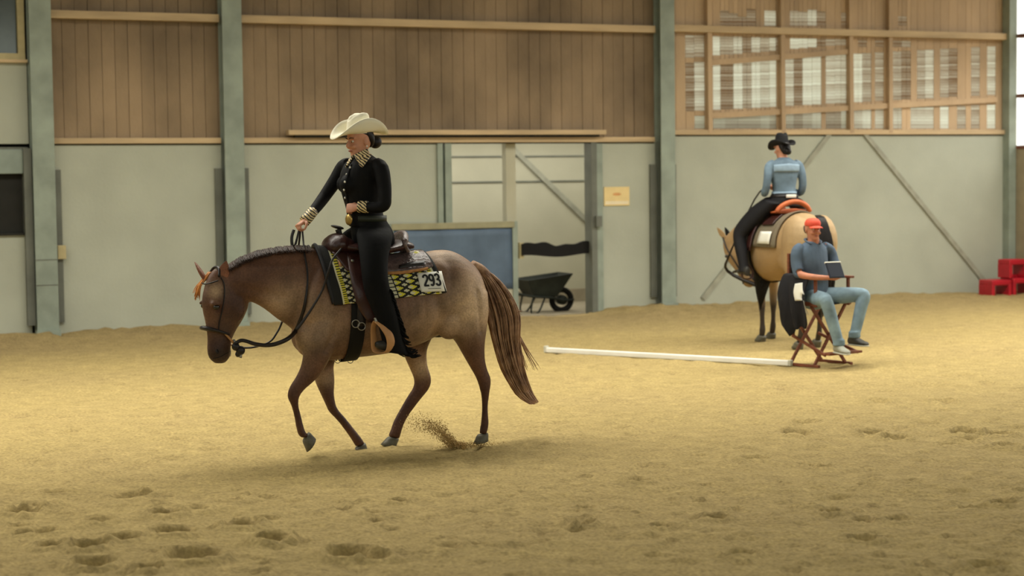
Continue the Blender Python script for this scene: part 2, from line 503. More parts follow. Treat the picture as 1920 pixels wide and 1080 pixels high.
# sunlit windbreak bay: boards with translucent strips between them
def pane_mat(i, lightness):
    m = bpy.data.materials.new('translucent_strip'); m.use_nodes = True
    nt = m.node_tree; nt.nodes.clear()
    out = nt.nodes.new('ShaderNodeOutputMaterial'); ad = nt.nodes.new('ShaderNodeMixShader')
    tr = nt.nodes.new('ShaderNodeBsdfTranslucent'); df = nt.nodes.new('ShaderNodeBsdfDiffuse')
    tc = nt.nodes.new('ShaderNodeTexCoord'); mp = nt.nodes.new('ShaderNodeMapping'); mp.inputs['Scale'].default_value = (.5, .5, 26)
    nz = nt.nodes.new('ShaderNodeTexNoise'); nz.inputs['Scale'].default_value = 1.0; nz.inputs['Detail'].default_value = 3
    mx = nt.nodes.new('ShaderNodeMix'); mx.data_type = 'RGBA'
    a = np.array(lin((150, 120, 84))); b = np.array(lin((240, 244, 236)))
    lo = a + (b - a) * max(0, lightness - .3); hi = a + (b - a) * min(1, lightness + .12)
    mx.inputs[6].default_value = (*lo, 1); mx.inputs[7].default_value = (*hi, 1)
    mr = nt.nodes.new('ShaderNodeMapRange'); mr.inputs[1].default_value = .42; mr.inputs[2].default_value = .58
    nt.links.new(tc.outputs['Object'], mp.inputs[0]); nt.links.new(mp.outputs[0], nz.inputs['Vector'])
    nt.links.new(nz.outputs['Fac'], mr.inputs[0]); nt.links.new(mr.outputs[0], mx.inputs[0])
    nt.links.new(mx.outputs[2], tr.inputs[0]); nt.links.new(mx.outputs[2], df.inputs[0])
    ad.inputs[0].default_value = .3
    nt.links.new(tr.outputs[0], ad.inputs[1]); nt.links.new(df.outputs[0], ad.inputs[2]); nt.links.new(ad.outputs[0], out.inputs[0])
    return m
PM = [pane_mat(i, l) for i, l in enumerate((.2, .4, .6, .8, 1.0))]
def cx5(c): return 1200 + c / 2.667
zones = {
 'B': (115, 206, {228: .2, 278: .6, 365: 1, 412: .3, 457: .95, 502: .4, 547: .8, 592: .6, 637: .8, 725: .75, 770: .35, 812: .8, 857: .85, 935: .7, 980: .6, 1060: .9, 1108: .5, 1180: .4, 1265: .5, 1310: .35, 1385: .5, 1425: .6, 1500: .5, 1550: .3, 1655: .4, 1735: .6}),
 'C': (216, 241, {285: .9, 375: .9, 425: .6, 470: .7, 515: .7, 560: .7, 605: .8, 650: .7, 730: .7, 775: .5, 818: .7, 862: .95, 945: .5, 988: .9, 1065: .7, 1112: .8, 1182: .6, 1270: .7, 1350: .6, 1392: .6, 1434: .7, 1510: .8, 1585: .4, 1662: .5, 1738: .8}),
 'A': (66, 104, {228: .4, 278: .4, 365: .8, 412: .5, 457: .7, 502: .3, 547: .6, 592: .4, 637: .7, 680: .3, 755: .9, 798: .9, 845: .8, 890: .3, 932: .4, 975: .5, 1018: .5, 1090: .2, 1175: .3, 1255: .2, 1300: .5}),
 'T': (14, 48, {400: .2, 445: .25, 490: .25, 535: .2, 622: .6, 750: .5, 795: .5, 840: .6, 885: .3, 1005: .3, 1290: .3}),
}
openings = []
for zn, (ya, yb, d) in zones.items():
    for c, l in d.items():
        px0, px1 = cx5(c), cx5(c + 43)
        if zn == 'B': dy = -18 * (px0 - 1335) / 330
        elif zn == 'C': dy = -16 * (px0 - 1340) / 330 * .8
        elif zn == 'A': dy = -22 * (px0 - 1335) / 260
        else: dy = 0
        y0 = ya + (dy if zn in 'BC' else (px0 - 1260) * .026); y1 = yb + (dy if zn in 'AB' else 0)
        if zn == 'C': y1 = 241
        if zn == 'A' and px0 > 1600: y1 = 88
        if y1 - y0 < 6: continue
        if zn == 'T': y0 = random.Random(c).uniform(14, 34)
        A = wp(px0, y1, .045); B = wp(px1, y0, .045)
        openings.append((A.x, B.x, A.z, B.z, l))
# boards of the bay: columns between the panes, drawn as rectangles left over by the openings
cols = sorted(set([round(v, 3) for op in openings for v in op[:2]]))
edges = [T3 + .1]
for c in cols:
    if c - edges[-1] > .07: edges.append(c)
edges.append(9.02)
ed2 = [edges[0]]
for e in edges[1:]:
    nn = max(1, round((e - ed2[-1]) / .2)); st0 = ed2[-1]
    for q in range(1, nn + 1): ed2.append(st0 + (e - st0) * q / nn)
for a_, b_ in zip(ed2[:-1], ed2[1:]):
    m_ = (a_ + b_) / 2
    holes = sorted([(z0, z1, l) for (x0, x1, z0, z1, l) in openings if x0 - .01 < m_ < x1 + .01])
    z = ZR
    for (z0, z1, l) in holes + [(ZT, ZT, 0)]:
        z0 = max(z0, z)
        if z1 - z0 > .03:
            o = wmk('translucent_pane', box(0, b_ - a_ + .004, -.003, .003, 0, z1 - z0), PM[min(4, int(l * 5))], wall)
            o.location = (a_ - .002, .05 + random.uniform(-.004, .004), z0)
        if z0 - z > .02:
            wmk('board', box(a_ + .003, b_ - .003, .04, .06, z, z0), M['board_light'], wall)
        z = max(z, z1)
for (ax, ay, bx, by) in [(1327, 66, 1330, 243), (1464, 66, 1467, 243), (1592, 66, 1595, 243), (1667, 66, 1668, 243)]:
    A = wp(ax, ay, -.01); B = wp(bx, by, -.01)
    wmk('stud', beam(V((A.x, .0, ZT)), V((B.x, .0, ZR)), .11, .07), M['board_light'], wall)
for (ax, ay, bx, by) in [(1330, 118, 1600, 96), (1335, 217, 1870, 187)]:
    A = wp(ax, ay, -.01); B = wp(bx, by, -.01)
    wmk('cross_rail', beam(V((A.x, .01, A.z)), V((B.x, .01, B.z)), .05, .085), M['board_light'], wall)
# horizontal rail along the boarding, ledge on top of the concrete
def rail(name, x0, x1, z, h, dep, m, parent=wall): return wmk(name, box(x0, x1, -dep, .03, z - h / 2, z + h / 2, .006), m, parent)
for (a_, b_, z) in [(-6.55, T2 - .14, 4.235), (T2 + .14, T3 - .14, 4.235), (T3 + .14, 9.0, 4.26)]:
    rail('timber_rail', a_, b_, z, .105, .09, M['rail'])
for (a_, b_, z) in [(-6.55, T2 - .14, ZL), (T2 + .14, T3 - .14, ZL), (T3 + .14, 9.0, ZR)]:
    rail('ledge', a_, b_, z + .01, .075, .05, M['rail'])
    wmk('ledge_shadow_strip', box(a_, b_, -.012, .02, z - .045, z - .025), M['dark'], wall)  # dark strip set in as the shadow under the ledge
# timber box over the sliding door track
A = wp(540, 246, -.12); B = wp(1135, 246, -.12)
tr_ = root('door_track_cover', WF, 'long pale timber cover over the sliding door track above the doorway', 'beam')
wmk('cover_board', box(A.x, B.x, -.16, -.02, 2.665, 2.735, .006), M['rail'], tr_)
wmk('track', box(A.x + .1, B.x - .1, -.12, -.03, 2.635, 2.665), M['dark'], tr_)
# wind braces on the concrete
def brace(p, q, parent, y=-.02):
    a_, b_ = wp(*p, y), wp(*q, y)
    wmk('wind_brace', beam(a_, b_, .02, .075), M['brace'], parent)
brace((1622, 251), (1850, 532), wall); brace((1556, 251), (1318, 560), wall)

# ------------------------------------------------------------------ steel columns
def h_column(x, w, y0, z1, label, strips):
    r = root('steel_column', WF, label, 'column', 'steel columns along the back wall')
    g = join(box(x - w / 2, x + w / 2, y0, y0 + .016, -.05, z1), box(x - w / 2, x + w / 2, y0 + .2, y0 + .216, -.05, z1), box(x - .006, x + .006, y0 + .016, y0 + .2, -.05, z1))
    wmk('column_body', g, M['steel'], r)
    wmk('base_plate', box(x - w * .55, x + w * .55, y0 - .05, y0 + .05, -.06, .14), M['steel'], r)
    for s in strips:
        wmk('mounting_strip', box(x + s * (w / 2 + .05) - .05, x + s * (w / 2 + .05) + .05, -.045, .01, .22, 2.22), M['strip'], r)
    return r
c1 = h_column(T1, .28, -.20, 5.7, 'grey steel column at the left end, beside the dark shutter opening', (1,))
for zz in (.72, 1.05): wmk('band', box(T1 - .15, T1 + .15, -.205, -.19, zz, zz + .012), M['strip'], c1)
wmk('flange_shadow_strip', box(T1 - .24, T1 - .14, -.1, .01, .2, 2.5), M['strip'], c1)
h_column(T2, .27, -.20, 5.7, 'grey steel column behind the head of the roan horse', (-1, 1))
h_column(T3, .24, -.20, 5.7, 'grey steel column right of the doorway, left edge of the sunlit boarding', (-1, 1))
r = root('steel_column', WF, 'darker steel column in the far right corner behind the red jump blocks', 'column', 'steel columns along the back wall')
wmk('column_body', box(8.90, 9.04, -.16, .02, -.05, 5.7), M['steel'], r)
wmk('base_plate', box(8.88, 9.05, -.2, .02, -.05, .1), M['steel'], r)
# switch box on the first column
p = wp(115, 473, -.08)
sb = root('switch_box', WF, 'small beige switch box on the leftmost column', 'switch box')
wmk('casing', box(p.x - .05, p.x + .06, -.10, -.045, p.z - .09, p.z + .09, .008), M['cream'], sb)
wmk('cable_gland', box(p.x - .08, p.x - .05, -.09, -.05, p.z - .07, p.z + .02), M['dark'], sb)

# ------------------------------------------------------------------ left end: window and shutter opening
w1 = root('window_1', WF, None, None); prop(w1, 'window with cream frame above the beige panel', kind='structure')
xw = wx(32, 40); z0 = wz(10, 100)
wmk('pane', box(-9.2, xw, .06, .075, z0, 5.6), M['glass_dark'], w1)
wmk('frame', join(box(xw, -6.86, -.02, .1, z0 - .02, 5.6), box(-9.4, -6.86, -.03, .1, z0 - .08, z0)), M['cream'], w1)
wmk('sill', box(-9.4, -6.84, -.07, .1, z0 - .12, z0 - .08), M['rail'], w1)
w2 = root('window_2', WF, None, None); prop(w2, 'dark serving opening under a pale roller shutter box', kind='structure')
za, zb, zc = wz(20, 276), wz(20, 326), wz(20, 437)
wmk('shutter_box', box(-9.4, -6.93, -.06, .15, zb, za - .03, .01), M['shutter'], w2)
wmk('dark_pane', box(-9.4, -6.93, .05, .1, zc, zb), M['dark'], w2)
wmk('frame', join(box(-6.93, -6.86, -.02, .15, zc, za), box(-9.4, -6.86, -.03, .1, za - .03, za)), M['strip'], w2)
wmk('sill', box(-9.4, -6.86, -.04, .1, zc - .03, zc), M['dark'], w2)

# ------------------------------------------------------------------ doorway, corridor behind
d1 = root('door_1', WF, None, None); prop(d1, 'wide open doorway with steel frame and half height gate', kind='structure')
wmk('jamb', box(tdr - .02, tdr + .07, -.04, .2, -.05, ZL - .03), M['strip'], d1)
wmk('jamb', box(tdr + .07, tdr + .17, -.03, .1, -.05, ZL - .05), M['steel'], d1)
wmk('jamb', box(tdl - .12, tdl - .04, -.04, .2, -.05, ZL - .04), M['steel'], d1)
wmk('jamb', box(tdl + .0, tdl + .10, -.03, .2, -.05, ZL - .04), M['steel'], d1)
xm0, xm1 = wx(950, 420, .1), wx(968, 420, .1)
wmk('center_post', box(xm0, xm1, .1, .24, -.05, ZL), M['concrete2'], d1)
wmk('latch', box(tdr + .03, tdr + .12, -.1, -.03, wz(1115, 425), wz(1115, 405)), M['strip'], d1)
CY = 2.6
cor = wmk('wall_corridor', join(box(-6, 6, CY, CY + .1, -.1, 2.9), box(-3.2, -3.1, .2, CY, -.1, 2.9), box(3.4, 3.5, .2, CY, -.1, 2.9), box(-6, 6, .16, CY + .1, 2.9, 3.0)), M['concrete2'])
prop(cor, 'pale corridor wall with horizontal joints seen through the doorway', kind='structure')
for py in (293, 340):
    zz = wz(1000, py, CY)
    wmk('joint_rail', box(-3, 3.4, CY - .02, CY, zz - .011, zz + .011), M['strip'], cor)
A = wp(945, 262, CY - .03); B = wp(1105, 418, CY - .03)
wmk('wind_brace', beam(A, B, .02, .08), M['brace'], cor)
wmk('kerb', box(-3, 3.4, CY - .1, CY, 0, .22), M['slab'], cor)
prop(wmk('floor_corridor', box(-6, 6, .17, CY + .1, -.12, .012), M['slab']), 'concrete corridor floor', kind='structure')
# half height gate with blue banner
x0, x1 = wx(728, 430, .05), wx(958, 430, .05)
zt, zu, zd = wz(850, 417, .0), wz(850, 429, .0), wz(957, 541, .0)
bl = root('banner_gate', WF, 'half-height gate covered by a faded blue tarpaulin in the doorway', 'gate')
g_ = []
for i in range(15):
    row = []
    for j in range(9):
        u = i / 14; w = j / 8
        row.append(V((x0 + .03 + (x1 - x0 - .06) * u, -.062 + .006 * math.sin(u * 17 + w * 3), zd + (zu - zd) * w)))
    g_.append(row)
wmk('tarpaulin', sheet(g_, .004), M['blue'], bl, True)
wmk('top_rail', box(x0, x1, -.09, -.02, zu, zt, .008), M['gate_rail'], bl)
wmk('bottom_board', box(x0, x1, -.06, -.03, .14, zd), M['concrete2'], bl)
wmk('gate_post', box(x1 - .03, x1 + .05, -.08, -.02, 0, zt), M['steel'], bl)
wmk('gate_post', box(x0 - .05, x0 + .03, -.08, -.02, 0, zt), M['steel'], bl)
# dark padded barrier strip across the right half of the doorway
za, zb = wz(1040, 457, .12), wz(1040, 479, .12)
xs0, xs1 = wx(976, 465, .12), wx(1109, 465, .12)
rows = []
for i in range(25):
    u = i / 24
    up = .022 * math.sin(u * 8 + .4) + .018 * math.exp(-((u - .3) / .1) ** 2) + .012 * math.sin(u * 23)
    dn = .02 * math.sin(u * 7 + 1.2)
    rows.append([V((xs0 + (xs1 - xs0) * u, .11, zb + dn + (za + up - zb - dn) * w)) for w in (0, .33, .66, 1)])
bs = root('barrier_strip', WF, 'black wavy padded strip hung across the doorway above the wheelbarrow', 'barrier')
wmk('pad_strip', sheet(rows, .05), M['black'], bs)
wmk('hanger', box(xs0 - .03, xs0 + .04, .09, .17, zb - .03, za + .03), M['cream'], bs)
# notice
A = wp(1133, 386, -.012); B = wp(1180, 350, -.012)
no = root('notice', WF, 'cream paper notice on the wall right of the doorway', 'notice')
wmk('paper_sheet', box(A.x, B.x, -.014, -.002, A.z, B.z), M['paper'], no)
wmk('lower_edge_line', join(box(A.x + .02, B.x - .02, -.0165, -.014, A.z + .03, A.z + .04), box(A.x + .02, B.x - .02, -.0165, -.014, A.z + .055, A.z + .062)), M['white'], no)
wmk('faded_mark', ellipsoid(((A.x + B.x) / 2, -.0145, A.z + .17), .07, .001, .022), mat('faded_orange', (206, 150, 96)), no)

# ------------------------------------------------------------------ right end wall with windows
EW = 9.05
ew = wmk('wall_right', join(box(EW, EW + .2, -30, .2, -.1, 2.42)), mat('end_wall_paint', (150, 138, 112), .85, .06))
prop(ew, 'grey-brown end wall under tall bright windows', kind='structure')
gl = bpy.data.materials.new('clear_glass'); gl.use_nodes = True
nt = gl.node_tree; nt.nodes.clear()
o_ = nt.nodes.new('ShaderNodeOutputMaterial'); ms = nt.nodes.new('ShaderNodeMixShader'); ms.inputs[0].default_value = .06
t_ = nt.nodes.new('ShaderNodeBsdfTransparent'); g_ = nt.nodes.new('ShaderNodeBsdfGlossy'); g_.inputs['Roughness'].default_value = .05
nt.links.new(t_.outputs[0], ms.inputs[1]); nt.links.new(g_.outputs[0], ms.inputs[2]); nt.links.new(ms.outputs[0], o_.inputs[0])
M['glass'] = gl
M['mull'] = mat('brown_mullion', (112, 70, 52), .6, .1)
w3 = root('window_3', WF, None, None); prop(w3, 'tall bright window of the right end wall', kind='structure')
for i in range(8):
    ya = -.12 - i * 3.6; yb = ya - 3.6
    for (za, zb) in ((2.47, 3.26), (3.31, 4.24), (4.29, 5.7)):
        wmk('pane', box(EW + .08, EW + .09, yb + .05, ya, za, zb), M['glass'], w3)
    wmk('mullion', box(EW + .02, EW + .14, yb, yb + .05, 2.42, 5.7), M['mull'], w3)
for z in (2.42, 3.26, 4.24): wmk('transom', box(EW - .01, EW + .14, -29, -.12, z, z + .055), M['mull'], w3)
prop(wmk('wall_left', box(-15.2, -15, -30, .2, -.1, 5.7), M['concrete']), 'plain left end wall', kind='structure')
prop(wmk('wall_front', box(-15, EW, -30, -29.8, -.1, 5.7), M['concrete']), 'plain wall on the stand side', kind='structure')
# ------------------------------------------------------------------ roof with translucent strip
def roof_z(d): return 5.7 + .24 * d if d < 15 else 5.7 + .24 * (30 - d)
def slab(d0, d1):
    v = [V((x, -d, roof_z(d) + h)) for x in (-15.2, EW + .2) for d in (d0, d1) for h in (0, .12)]
    return v, [(0, 1, 3, 2), (4, 6, 7, 5), (0, 4, 5, 1), (2, 3, 7, 6), (0, 2, 6, 4), (1, 5, 7, 3)]
M['roof'] = mat('roof_sheet', (120, 112, 96), .8, .06)
prop(wmk('ceiling', join(slab(-.4, 5.4), slab(9.8, 15), slab(15, 30.4)), M['roof']), 'sheet roof of the riding hall', kind='structure')
sk = wmk('window_skylight', slab(5.4, 9.8), M['roof']); sk.data.materials.clear(); sk.data.materials.append(PM[4]); prop(sk, 'translucent roof strip', kind='structure')
for i, x in enumerate((T2, T3, 8.95, -10.8)):
    wmk('trim_%d' % (i + 1), join(beam(V((x, 0, 5.6)), V((x, -15, 9.15)), .14, .3), beam(V((x, -15, 9.15)), V((x, -29.9, 5.6)), .14, .3)), M['steel'])['kind'] = 'structure'

# ================================================================== HORSES
HF = Frame(gpt(650, 848), rad(22))      # local +x towards the tail, -y the near (left) side
HP = HF.pix
def E(fx, fy, bx, by, y, w): return (HP(fx, fy, y), HP(bx, by, y), w)

# ---- body stations of the roan horse, from the photograph's contour
torso = [E(553, 612, 560, 650, 0, .06), E(562, 535, 562, 662, 0, .15), E(585, 476, 582, 672, 0, .20), E(618, 470, 618, 676, 0, .235), E(655, 476, 652, 672, 0, .27),
         E(697, 482, 697, 667, 0, .295), E(738, 482, 738, 660, 0, .305), E(778, 476, 775, 649, 0, .30), E(815, 469, 808, 634, 0, .285),
         E(845, 470, 835, 622, 0, .275), E(872, 484, 862, 620, 0, .25), E(893, 504, 885, 620, 0, .20), E(905, 532, 902, 605, 0, .13)]
neck = [E(612, 466, 578, 660, 0, .19), E(582, 465, 556, 628, 0, .165), E(552, 464, 541, 612, 0, .13), E(518, 466, 520, 598, 0, .11), E(482, 473, 494, 578, 0, .10), E(450, 485, 470, 566, 0, .088), E(424, 502, 448, 566, 0, .075), E(410, 516, 430, 560, 0, .05)]
def leg(l): return [E(*s) for s in l]
hind_near = leg([(838, 560, 913, 545, -.10, .13), (838, 596, 915, 580, -.13, .13), (842, 622, 912, 612, -.145, .115), (857, 645, 908, 645, -.15, .092), (870, 668, 908.5, 672, -.15, .070), (883, 691, 913, 692, -.15, .052), (892.5, 708, 920, 711, -.15, .045), (899, 726, 918.5, 728, -.15, .040),
                 (903, 745, 916, 747, -.15, .030), (904, 768, 914.5, 769, -.15, .027), (902.5, 789, 916, 791, -.15, .034), (901, 801, 914, 805, -.15, .036), (899, 812, 911, 815, -.15, .034)])
hind_far = leg([(775, 585, 850, 565, .11, .13), (765, 618, 835, 600, .13, .13), (757, 645, 812, 628, .14, .105), (759, 668, 800, 656, .145, .078), (768, 690, 801, 684, .145, .058), (776, 710, 808, 708, .145, .050), (775, 726, 805, 727, .145, .046),
                (763, 745, 789, 748, .145, .038), (748, 771, 769.5, 774, .145, .031), (738, 790, 758, 794, .145, .031), (732, 808, 752, 811, .145, .038), (727, 818, 749, 823, .145, .036)])
fore_near = leg([(572, 610, 640, 600, -.14, .09), (568, 640, 632, 640, -.15, .095), (568, 668, 618, 672, -.15, .082), (563, 690, 602, 700, -.15, .066), (553, 710, 586, 717, -.15, .054), (543.5, 725, 571, 730, -.15, .048), (539, 743, 561, 744, -.15, .045),
                 (546, 760, 559.5, 760, -.15, .034), (551, 778, 564, 778, -.15, .029), (555, 799, 569, 799, -.15, .032), (559, 814, 574, 812, -.15, .038), (566, 822, 581, 816, -.15, .034)])
fore_far = leg([(580, 620, 645, 625, .13, .09), (580, 655, 640, 650, .14, .095), (586, 690, 626, 682, .14, .072), (591, 715, 627, 712, .14, .062), (600, 736, 626, 738, .14, .050), (609, 755, 629, 757, .14, .045), (617, 772, 634, 768, .14, .038),
                (633, 789, 648, 784, .14, .030), (649, 810, 664, 804, .14, .031), (660, 826, 678, 822, .14, .039), (667, 838, 684, 832, .14, .035)])
for l_ in (hind_near, hind_far, fore_near, fore_far): pass
muscle = [
    ellipsoid(HP(868, 575, -.14), .20, .13, .24), ellipsoid(HP(868, 575, .0) + V((0, .14, 0)), .20, .13, .24),
    ellipsoid(HP(842, 600, -.17), .12, .09, .15), ellipsoid(HP(600, 570, -.13), .16, .10, .26), ellipsoid(HP(600, 570, 0) + V((0, .13, 0)), .16, .10, .26),
    ellipsoid(HP(580, 632, -.11), .11, .09, .13), ellipsoid(HP(580, 632, 0) + V((0, .11, 0)), .11, .09, .13),
]

def head_geo(P, psi, s=1.0, pitch=0.0):
    """horse head hanging from the poll; psi turns it towards -y; returns closed shapes and a placing function"""
    u = V((-math.cos(psi), -math.sin(psi), 0)); v = V((-math.sin(psi), math.cos(psi), 0))
    cp, sp = math.cos(pitch), math.sin(pitch)
    def at(f, l, z):
        f2 = f * cp - z * sp; z2 = f * sp + z * cp
        return P + (u * f2 + v * l + V((0, 0, z2 * .955))) * s
    prof = [(.035, .03, -.06, .04), (-.02, .070, -.11, .066), (-.09, .098, -.16, .084), (-.17, .115, -.225, .098), (-.235, .118, -.255, .104), (-.30, .106, -.235, .096), (-.37, .088, -.20, .080),
            (-.44, .074, -.155, .068), (-.51, .066, -.125, .062), (-.57, .066, -.118, .066), (-.62, .058, -.115, .064), (-.655, .038, -.10, .054), (-.685, .0, -.07, .028)]
    g = [loft([(at(f, 0, z), at(b, 0, z), w * s) for z, f, b, w in prof], 20, 3, v, .12)]
    for sd in (-1, 1):
        g.append(ellipsoid(at(-.115, sd * .068, -.26), .075 * s, .03 * s, .105 * s, rot=Matrix.Rotation(-psi, 3, 'Z')))
        g.append(ellipsoid(at(.055, sd * .084, -.225), .045 * s, .022 * s, .022 * s))
        g.append(ellipsoid(at(.008, sd * .045, -.585), .03 * s, .018 * s, .04 * s))
        g.append(tube([at(.05, sd * .055, -.25), at(.02, sd * .06, -.36), at(.01, sd * .045, -.48)], [.018 * s, .014 * s, .01 * s], 8))
    g.append(ellipsoid(at(-.055, 0, -.635), .035 * s, .04 * s, .03 * s))
    return g, at, u, v

HEAD_P = HP(408, 513, 0)
hg, hat_, hu, hv = head_geo(HEAD_P, rad(17), 1.0, rad(3))

def ear_geo(base, tip, wid, face):
    d = tip - base; L = d.length; d.normalize()
    f = (face - d * face.dot(d)).normalized(); sd = d.cross(f)
    prof = [(0, .55, .5), (.15, .8, .55), (.4, 1.0, .5), (.65, .8, .38), (.85, .45, .25), (1.0, .06, .06)]
    rings = []
    for t, a, b in catmull([(float(x), float(y), float(z)) for x, y, z in prof], 3):
        r = []
        for j in range(14):
            th = 2 * PI * j / 14
            dd = math.cos(th); off = (-.9 if abs(math.sin(th)) < .75 and dd > 0 else 1.0)
            r.append(base + d * (L * t) + sd * (wid * a * math.sin(th)) + f * (wid * b * dd * (.15 if dd > 0 else 1.0)))
        rings.append(r)
    return rings_geo(rings)

def hoof_geo(coronet, toe_dir, ground_dir, r, h):
    """coronet centre, direction of the toe, direction down to the sole"""
    g = ground_dir.normalized(); t = (toe_dir - g * toe_dir.dot(g)).normalized(); s = t.cross(g).normalized()
    rings = []
    for k, (q, sc) in enumerate(((0, .82), (.2, .95), (.6, 1.05), (1.0, 1.18), (1.0, 1.0))):
        c = coronet + g * (h * q) + t * (h * q * .42)
        if k == 4: c = c + g * .004
        rings.append([c + t * (r * sc * math.cos(2 * PI * j / 14) * 1.1) + s * (r * sc * math.sin(2 * PI * j / 14)) for j in range(14)])
    return rings_geo(rings)

horse_parts = [loft(torso, 28, 4, egg=.10), loft(neck, 24, 4), *hg, loft(hind_near, 18, 4), loft(hind_far, 18, 4), loft(fore_near, 18, 4), loft(fore_far, 18, 4), *muscle]
horse_me = solid(horse_parts, .0125, 5, .5)
def carve(me, strokes):
    """muscle grooves (negative) and ridges on both sides of the body, each a line in side view"""
    n = len(me.vertices)
    co = np.empty(n * 3, np.float32); me.vertices.foreach_get('co', co); co = co.reshape(-1, 3).astype(float)
    nr = np.array([v.normal[:] for v in me.vertices])
    side = np.clip((np.abs(co[:, 1]) - .03) / .05, 0, 1) * np.clip(np.abs(nr[:, 1]) * 1.6, 0, 1)
    tot = np.zeros(n)
    for pts, dep, w in strokes:
        P = [HP(px, py, -.22) for px, py in pts]
        P = np.array([(p.x, p.z) for p in P]); best = np.full(n, 9.0)
        q = co[:, [0, 2]]
        for a, b in zip(P[:-1], P[1:]):
            ab = b - a; t = np.clip(((q - a) @ ab) / (ab @ ab + 1e-9), 0, 1)
            best = np.minimum(best, np.linalg.norm(q - a - t[:, None] * ab, axis=1))
        tot += dep * np.exp(-(best / w) ** 2)
    tot *= side * np.clip((co[:, 2] - .55) / .2, 0, 1)
    co += nr * tot[:, None]
    me.vertices.foreach_set('co', co.astype(np.float32).ravel()); me.update()
carve(horse_me, [([(466, 574), (510, 600), (560, 628)], -.013, .028), ([(600, 478), (572, 555), (558, 606)], -.013, .034), ([(642, 560), (630, 620), (612, 655)], -.015, .030),
                 ([(608, 505), (584, 585), (566, 622)], .014, .034), ([(630, 540), (612, 600), (590, 640)], .010, .034), ([(815, 560), (824, 598), (816, 626)], -.022, .040), ([(894, 545), (898, 620)], -.010, .018),
                 ([(828, 500), (832, 506)], .016, .045), ([(872, 545), (864, 625)], .012, .045), ([(884, 590), (893, 640)], .008, .03), ([(845, 520), (838, 590)], -.008, .03),
                 ([(440, 500), (520, 505), (580, 500)], .008, .035), ([(455, 540), (540, 560)], -.006, .03)] +
                [([(x, 520), (x + 8, 600)], -.0035, .012) for x in range(700, 800, 17)])
HB = bvh_of(horse_me)

# ---- coat: red roan, darker head and legs, frosted rump, belly and shoulder; highlights painted into the frost
def box_w(v, a, b): return np.clip((v - a) / (b - a), 0, 1)
sites = [(HP(888, 548, -.25), .20, .85), (HP(900, 590, -.2), .14, .5), (HP(850, 600, -.25), .16, .35), (HP(560, 560, -.2), .14, .35), (HP(520, 572, -.12), .12, .5), (HP(610, 600, -.25), .16, .38),
         (HP(572, 650, -.2), .10, .6), (HP(830, 478, -.1), .14, .7), (HP(800, 600, -.3), .18, .30), (HP(404, 545, -.08), .055, .9), (HP(790, 690, .1), .10, .8), (HP(610, 715, .1), .09, .7),
         (HP(905, 560, -.1), .10, .6), (HP(700, 620, -.3), .12, .2)]
dsites = [(HP(845, 510, -.2), .12, .6), (HP(588, 668, -.2), .10, .75), (HP(490, 510, -.1), .12, .35), (HP(445, 570, -.1), .10, .5), (HP(895, 650, -.2), .13, .5), (HP(410, 655, -.05), .11, .9), (HP(412, 580, -.1), .035, 1.0), (HP(840, 590, -.25), .07, .3)]
def coat_roan(co):
    base = np.array(lin((94, 62, 45))); frost = np.array(lin((188, 160, 128))); dark = np.array(lin((74, 47, 35))); black = np.array(lin((52, 44, 38)))
    n = len(co)
    z = co[:, 2]; x = co[:, 0]
    fr = np.full(n, .03); dk = np.zeros(n)
    fr += .12 * box_w(-z, -1.15, -.95) * box_w(z, .6, .9)
    for p, r, a in sites:
        d2 = ((co - np.array(p)) ** 2).sum(1) / r ** 2; fr += a * np.exp(-d2)
    for p, r, a in dsites:
        d2 = ((co - np.array(p)) ** 2).sum(1) / r ** 2; dk += a * np.exp(-d2)
    dk += .75 * box_w(-z, -.62, -.42)                       # lower legs
    dk += .22 * box_w(-x, .55, .85)                         # head
    fr *= (1 - .8 * box_w(-z, -.55, -.4))
    fr = np.clip(fr, 0, 1)[:, None]; dk = np.clip(dk, 0, 1)[:, None]
    c = base * (1 - fr) + frost * fr
    c = c * (1 - dk) + dark * dk
    mz = (np.exp(-((co - np.array(hat_(-.02, -.02, -.62))) ** 2).sum(1) / .085 ** 2))[:, None] * .85
    c = c * (1 - mz) + black * mz
    return c
paint(horse_me, coat_roan)
M['coat'] = attr_mat('roan_coat', 'coat', .55, .20, 75, .36, 5.5, .3, .14)
M['hair_dk'] = mat('dark_mane_hair', (56, 38, 29), .6, .25, 20, spec=.3)
M['hair_red'] = mat('red_tail_hair', (136, 96, 70), .6, .25, 14, spec=.3, c2=(190, 152, 118))
M['forelock'] = mat('ginger_forelock', (188, 124, 62), .6, .2)
M['hoof'] = mat('hoof_horn', (96, 92, 78), .5, .2, 20)
M['eye'] = mat('dark_eye', (14, 9, 7), .08, .1, spec=.8)
M['nostril'] = mat('nostril_skin', (28, 20, 18), .6, .1)

horse = root('horse', HF, 'red roan horse in the foreground loping left with lowered head and number 293', 'horse')
link('body', horse_me, M['coat'], horse)
# ears, eyes, nostrils
for sd, bpx, tpx in ((-1, (415, 527), (424.5, 489)), (1, (383, 526), (364.5, 491))):
    b = HP(*bpx, -.05 if sd < 0 else .04); t = HP(*tpx, -.06 if sd < 0 else .08)
    mk('ear', ear_geo(b, t, .044, (hu * .7 + hv * sd * .7 if sd > 0 else hu * .4 + hv * sd)), M['coat'], horse)
    paint(horse.children[-1].data, lambda co: np.repeat(np.array(lin((122, 78, 56)))[None], len(co), 0))
for sd in (-1, 1):
    mk('eye', ellipsoid(hat_(.054, sd * .090, -.250), .024, .018, .019), M['eye'], horse)
    mk('nostril', ellipsoid(hat_(.020, sd * .060, -.59), .012, .008, .019, rot=Matrix.Rotation(.4 * sd, 3, 'X')), M['nostril'], horse)
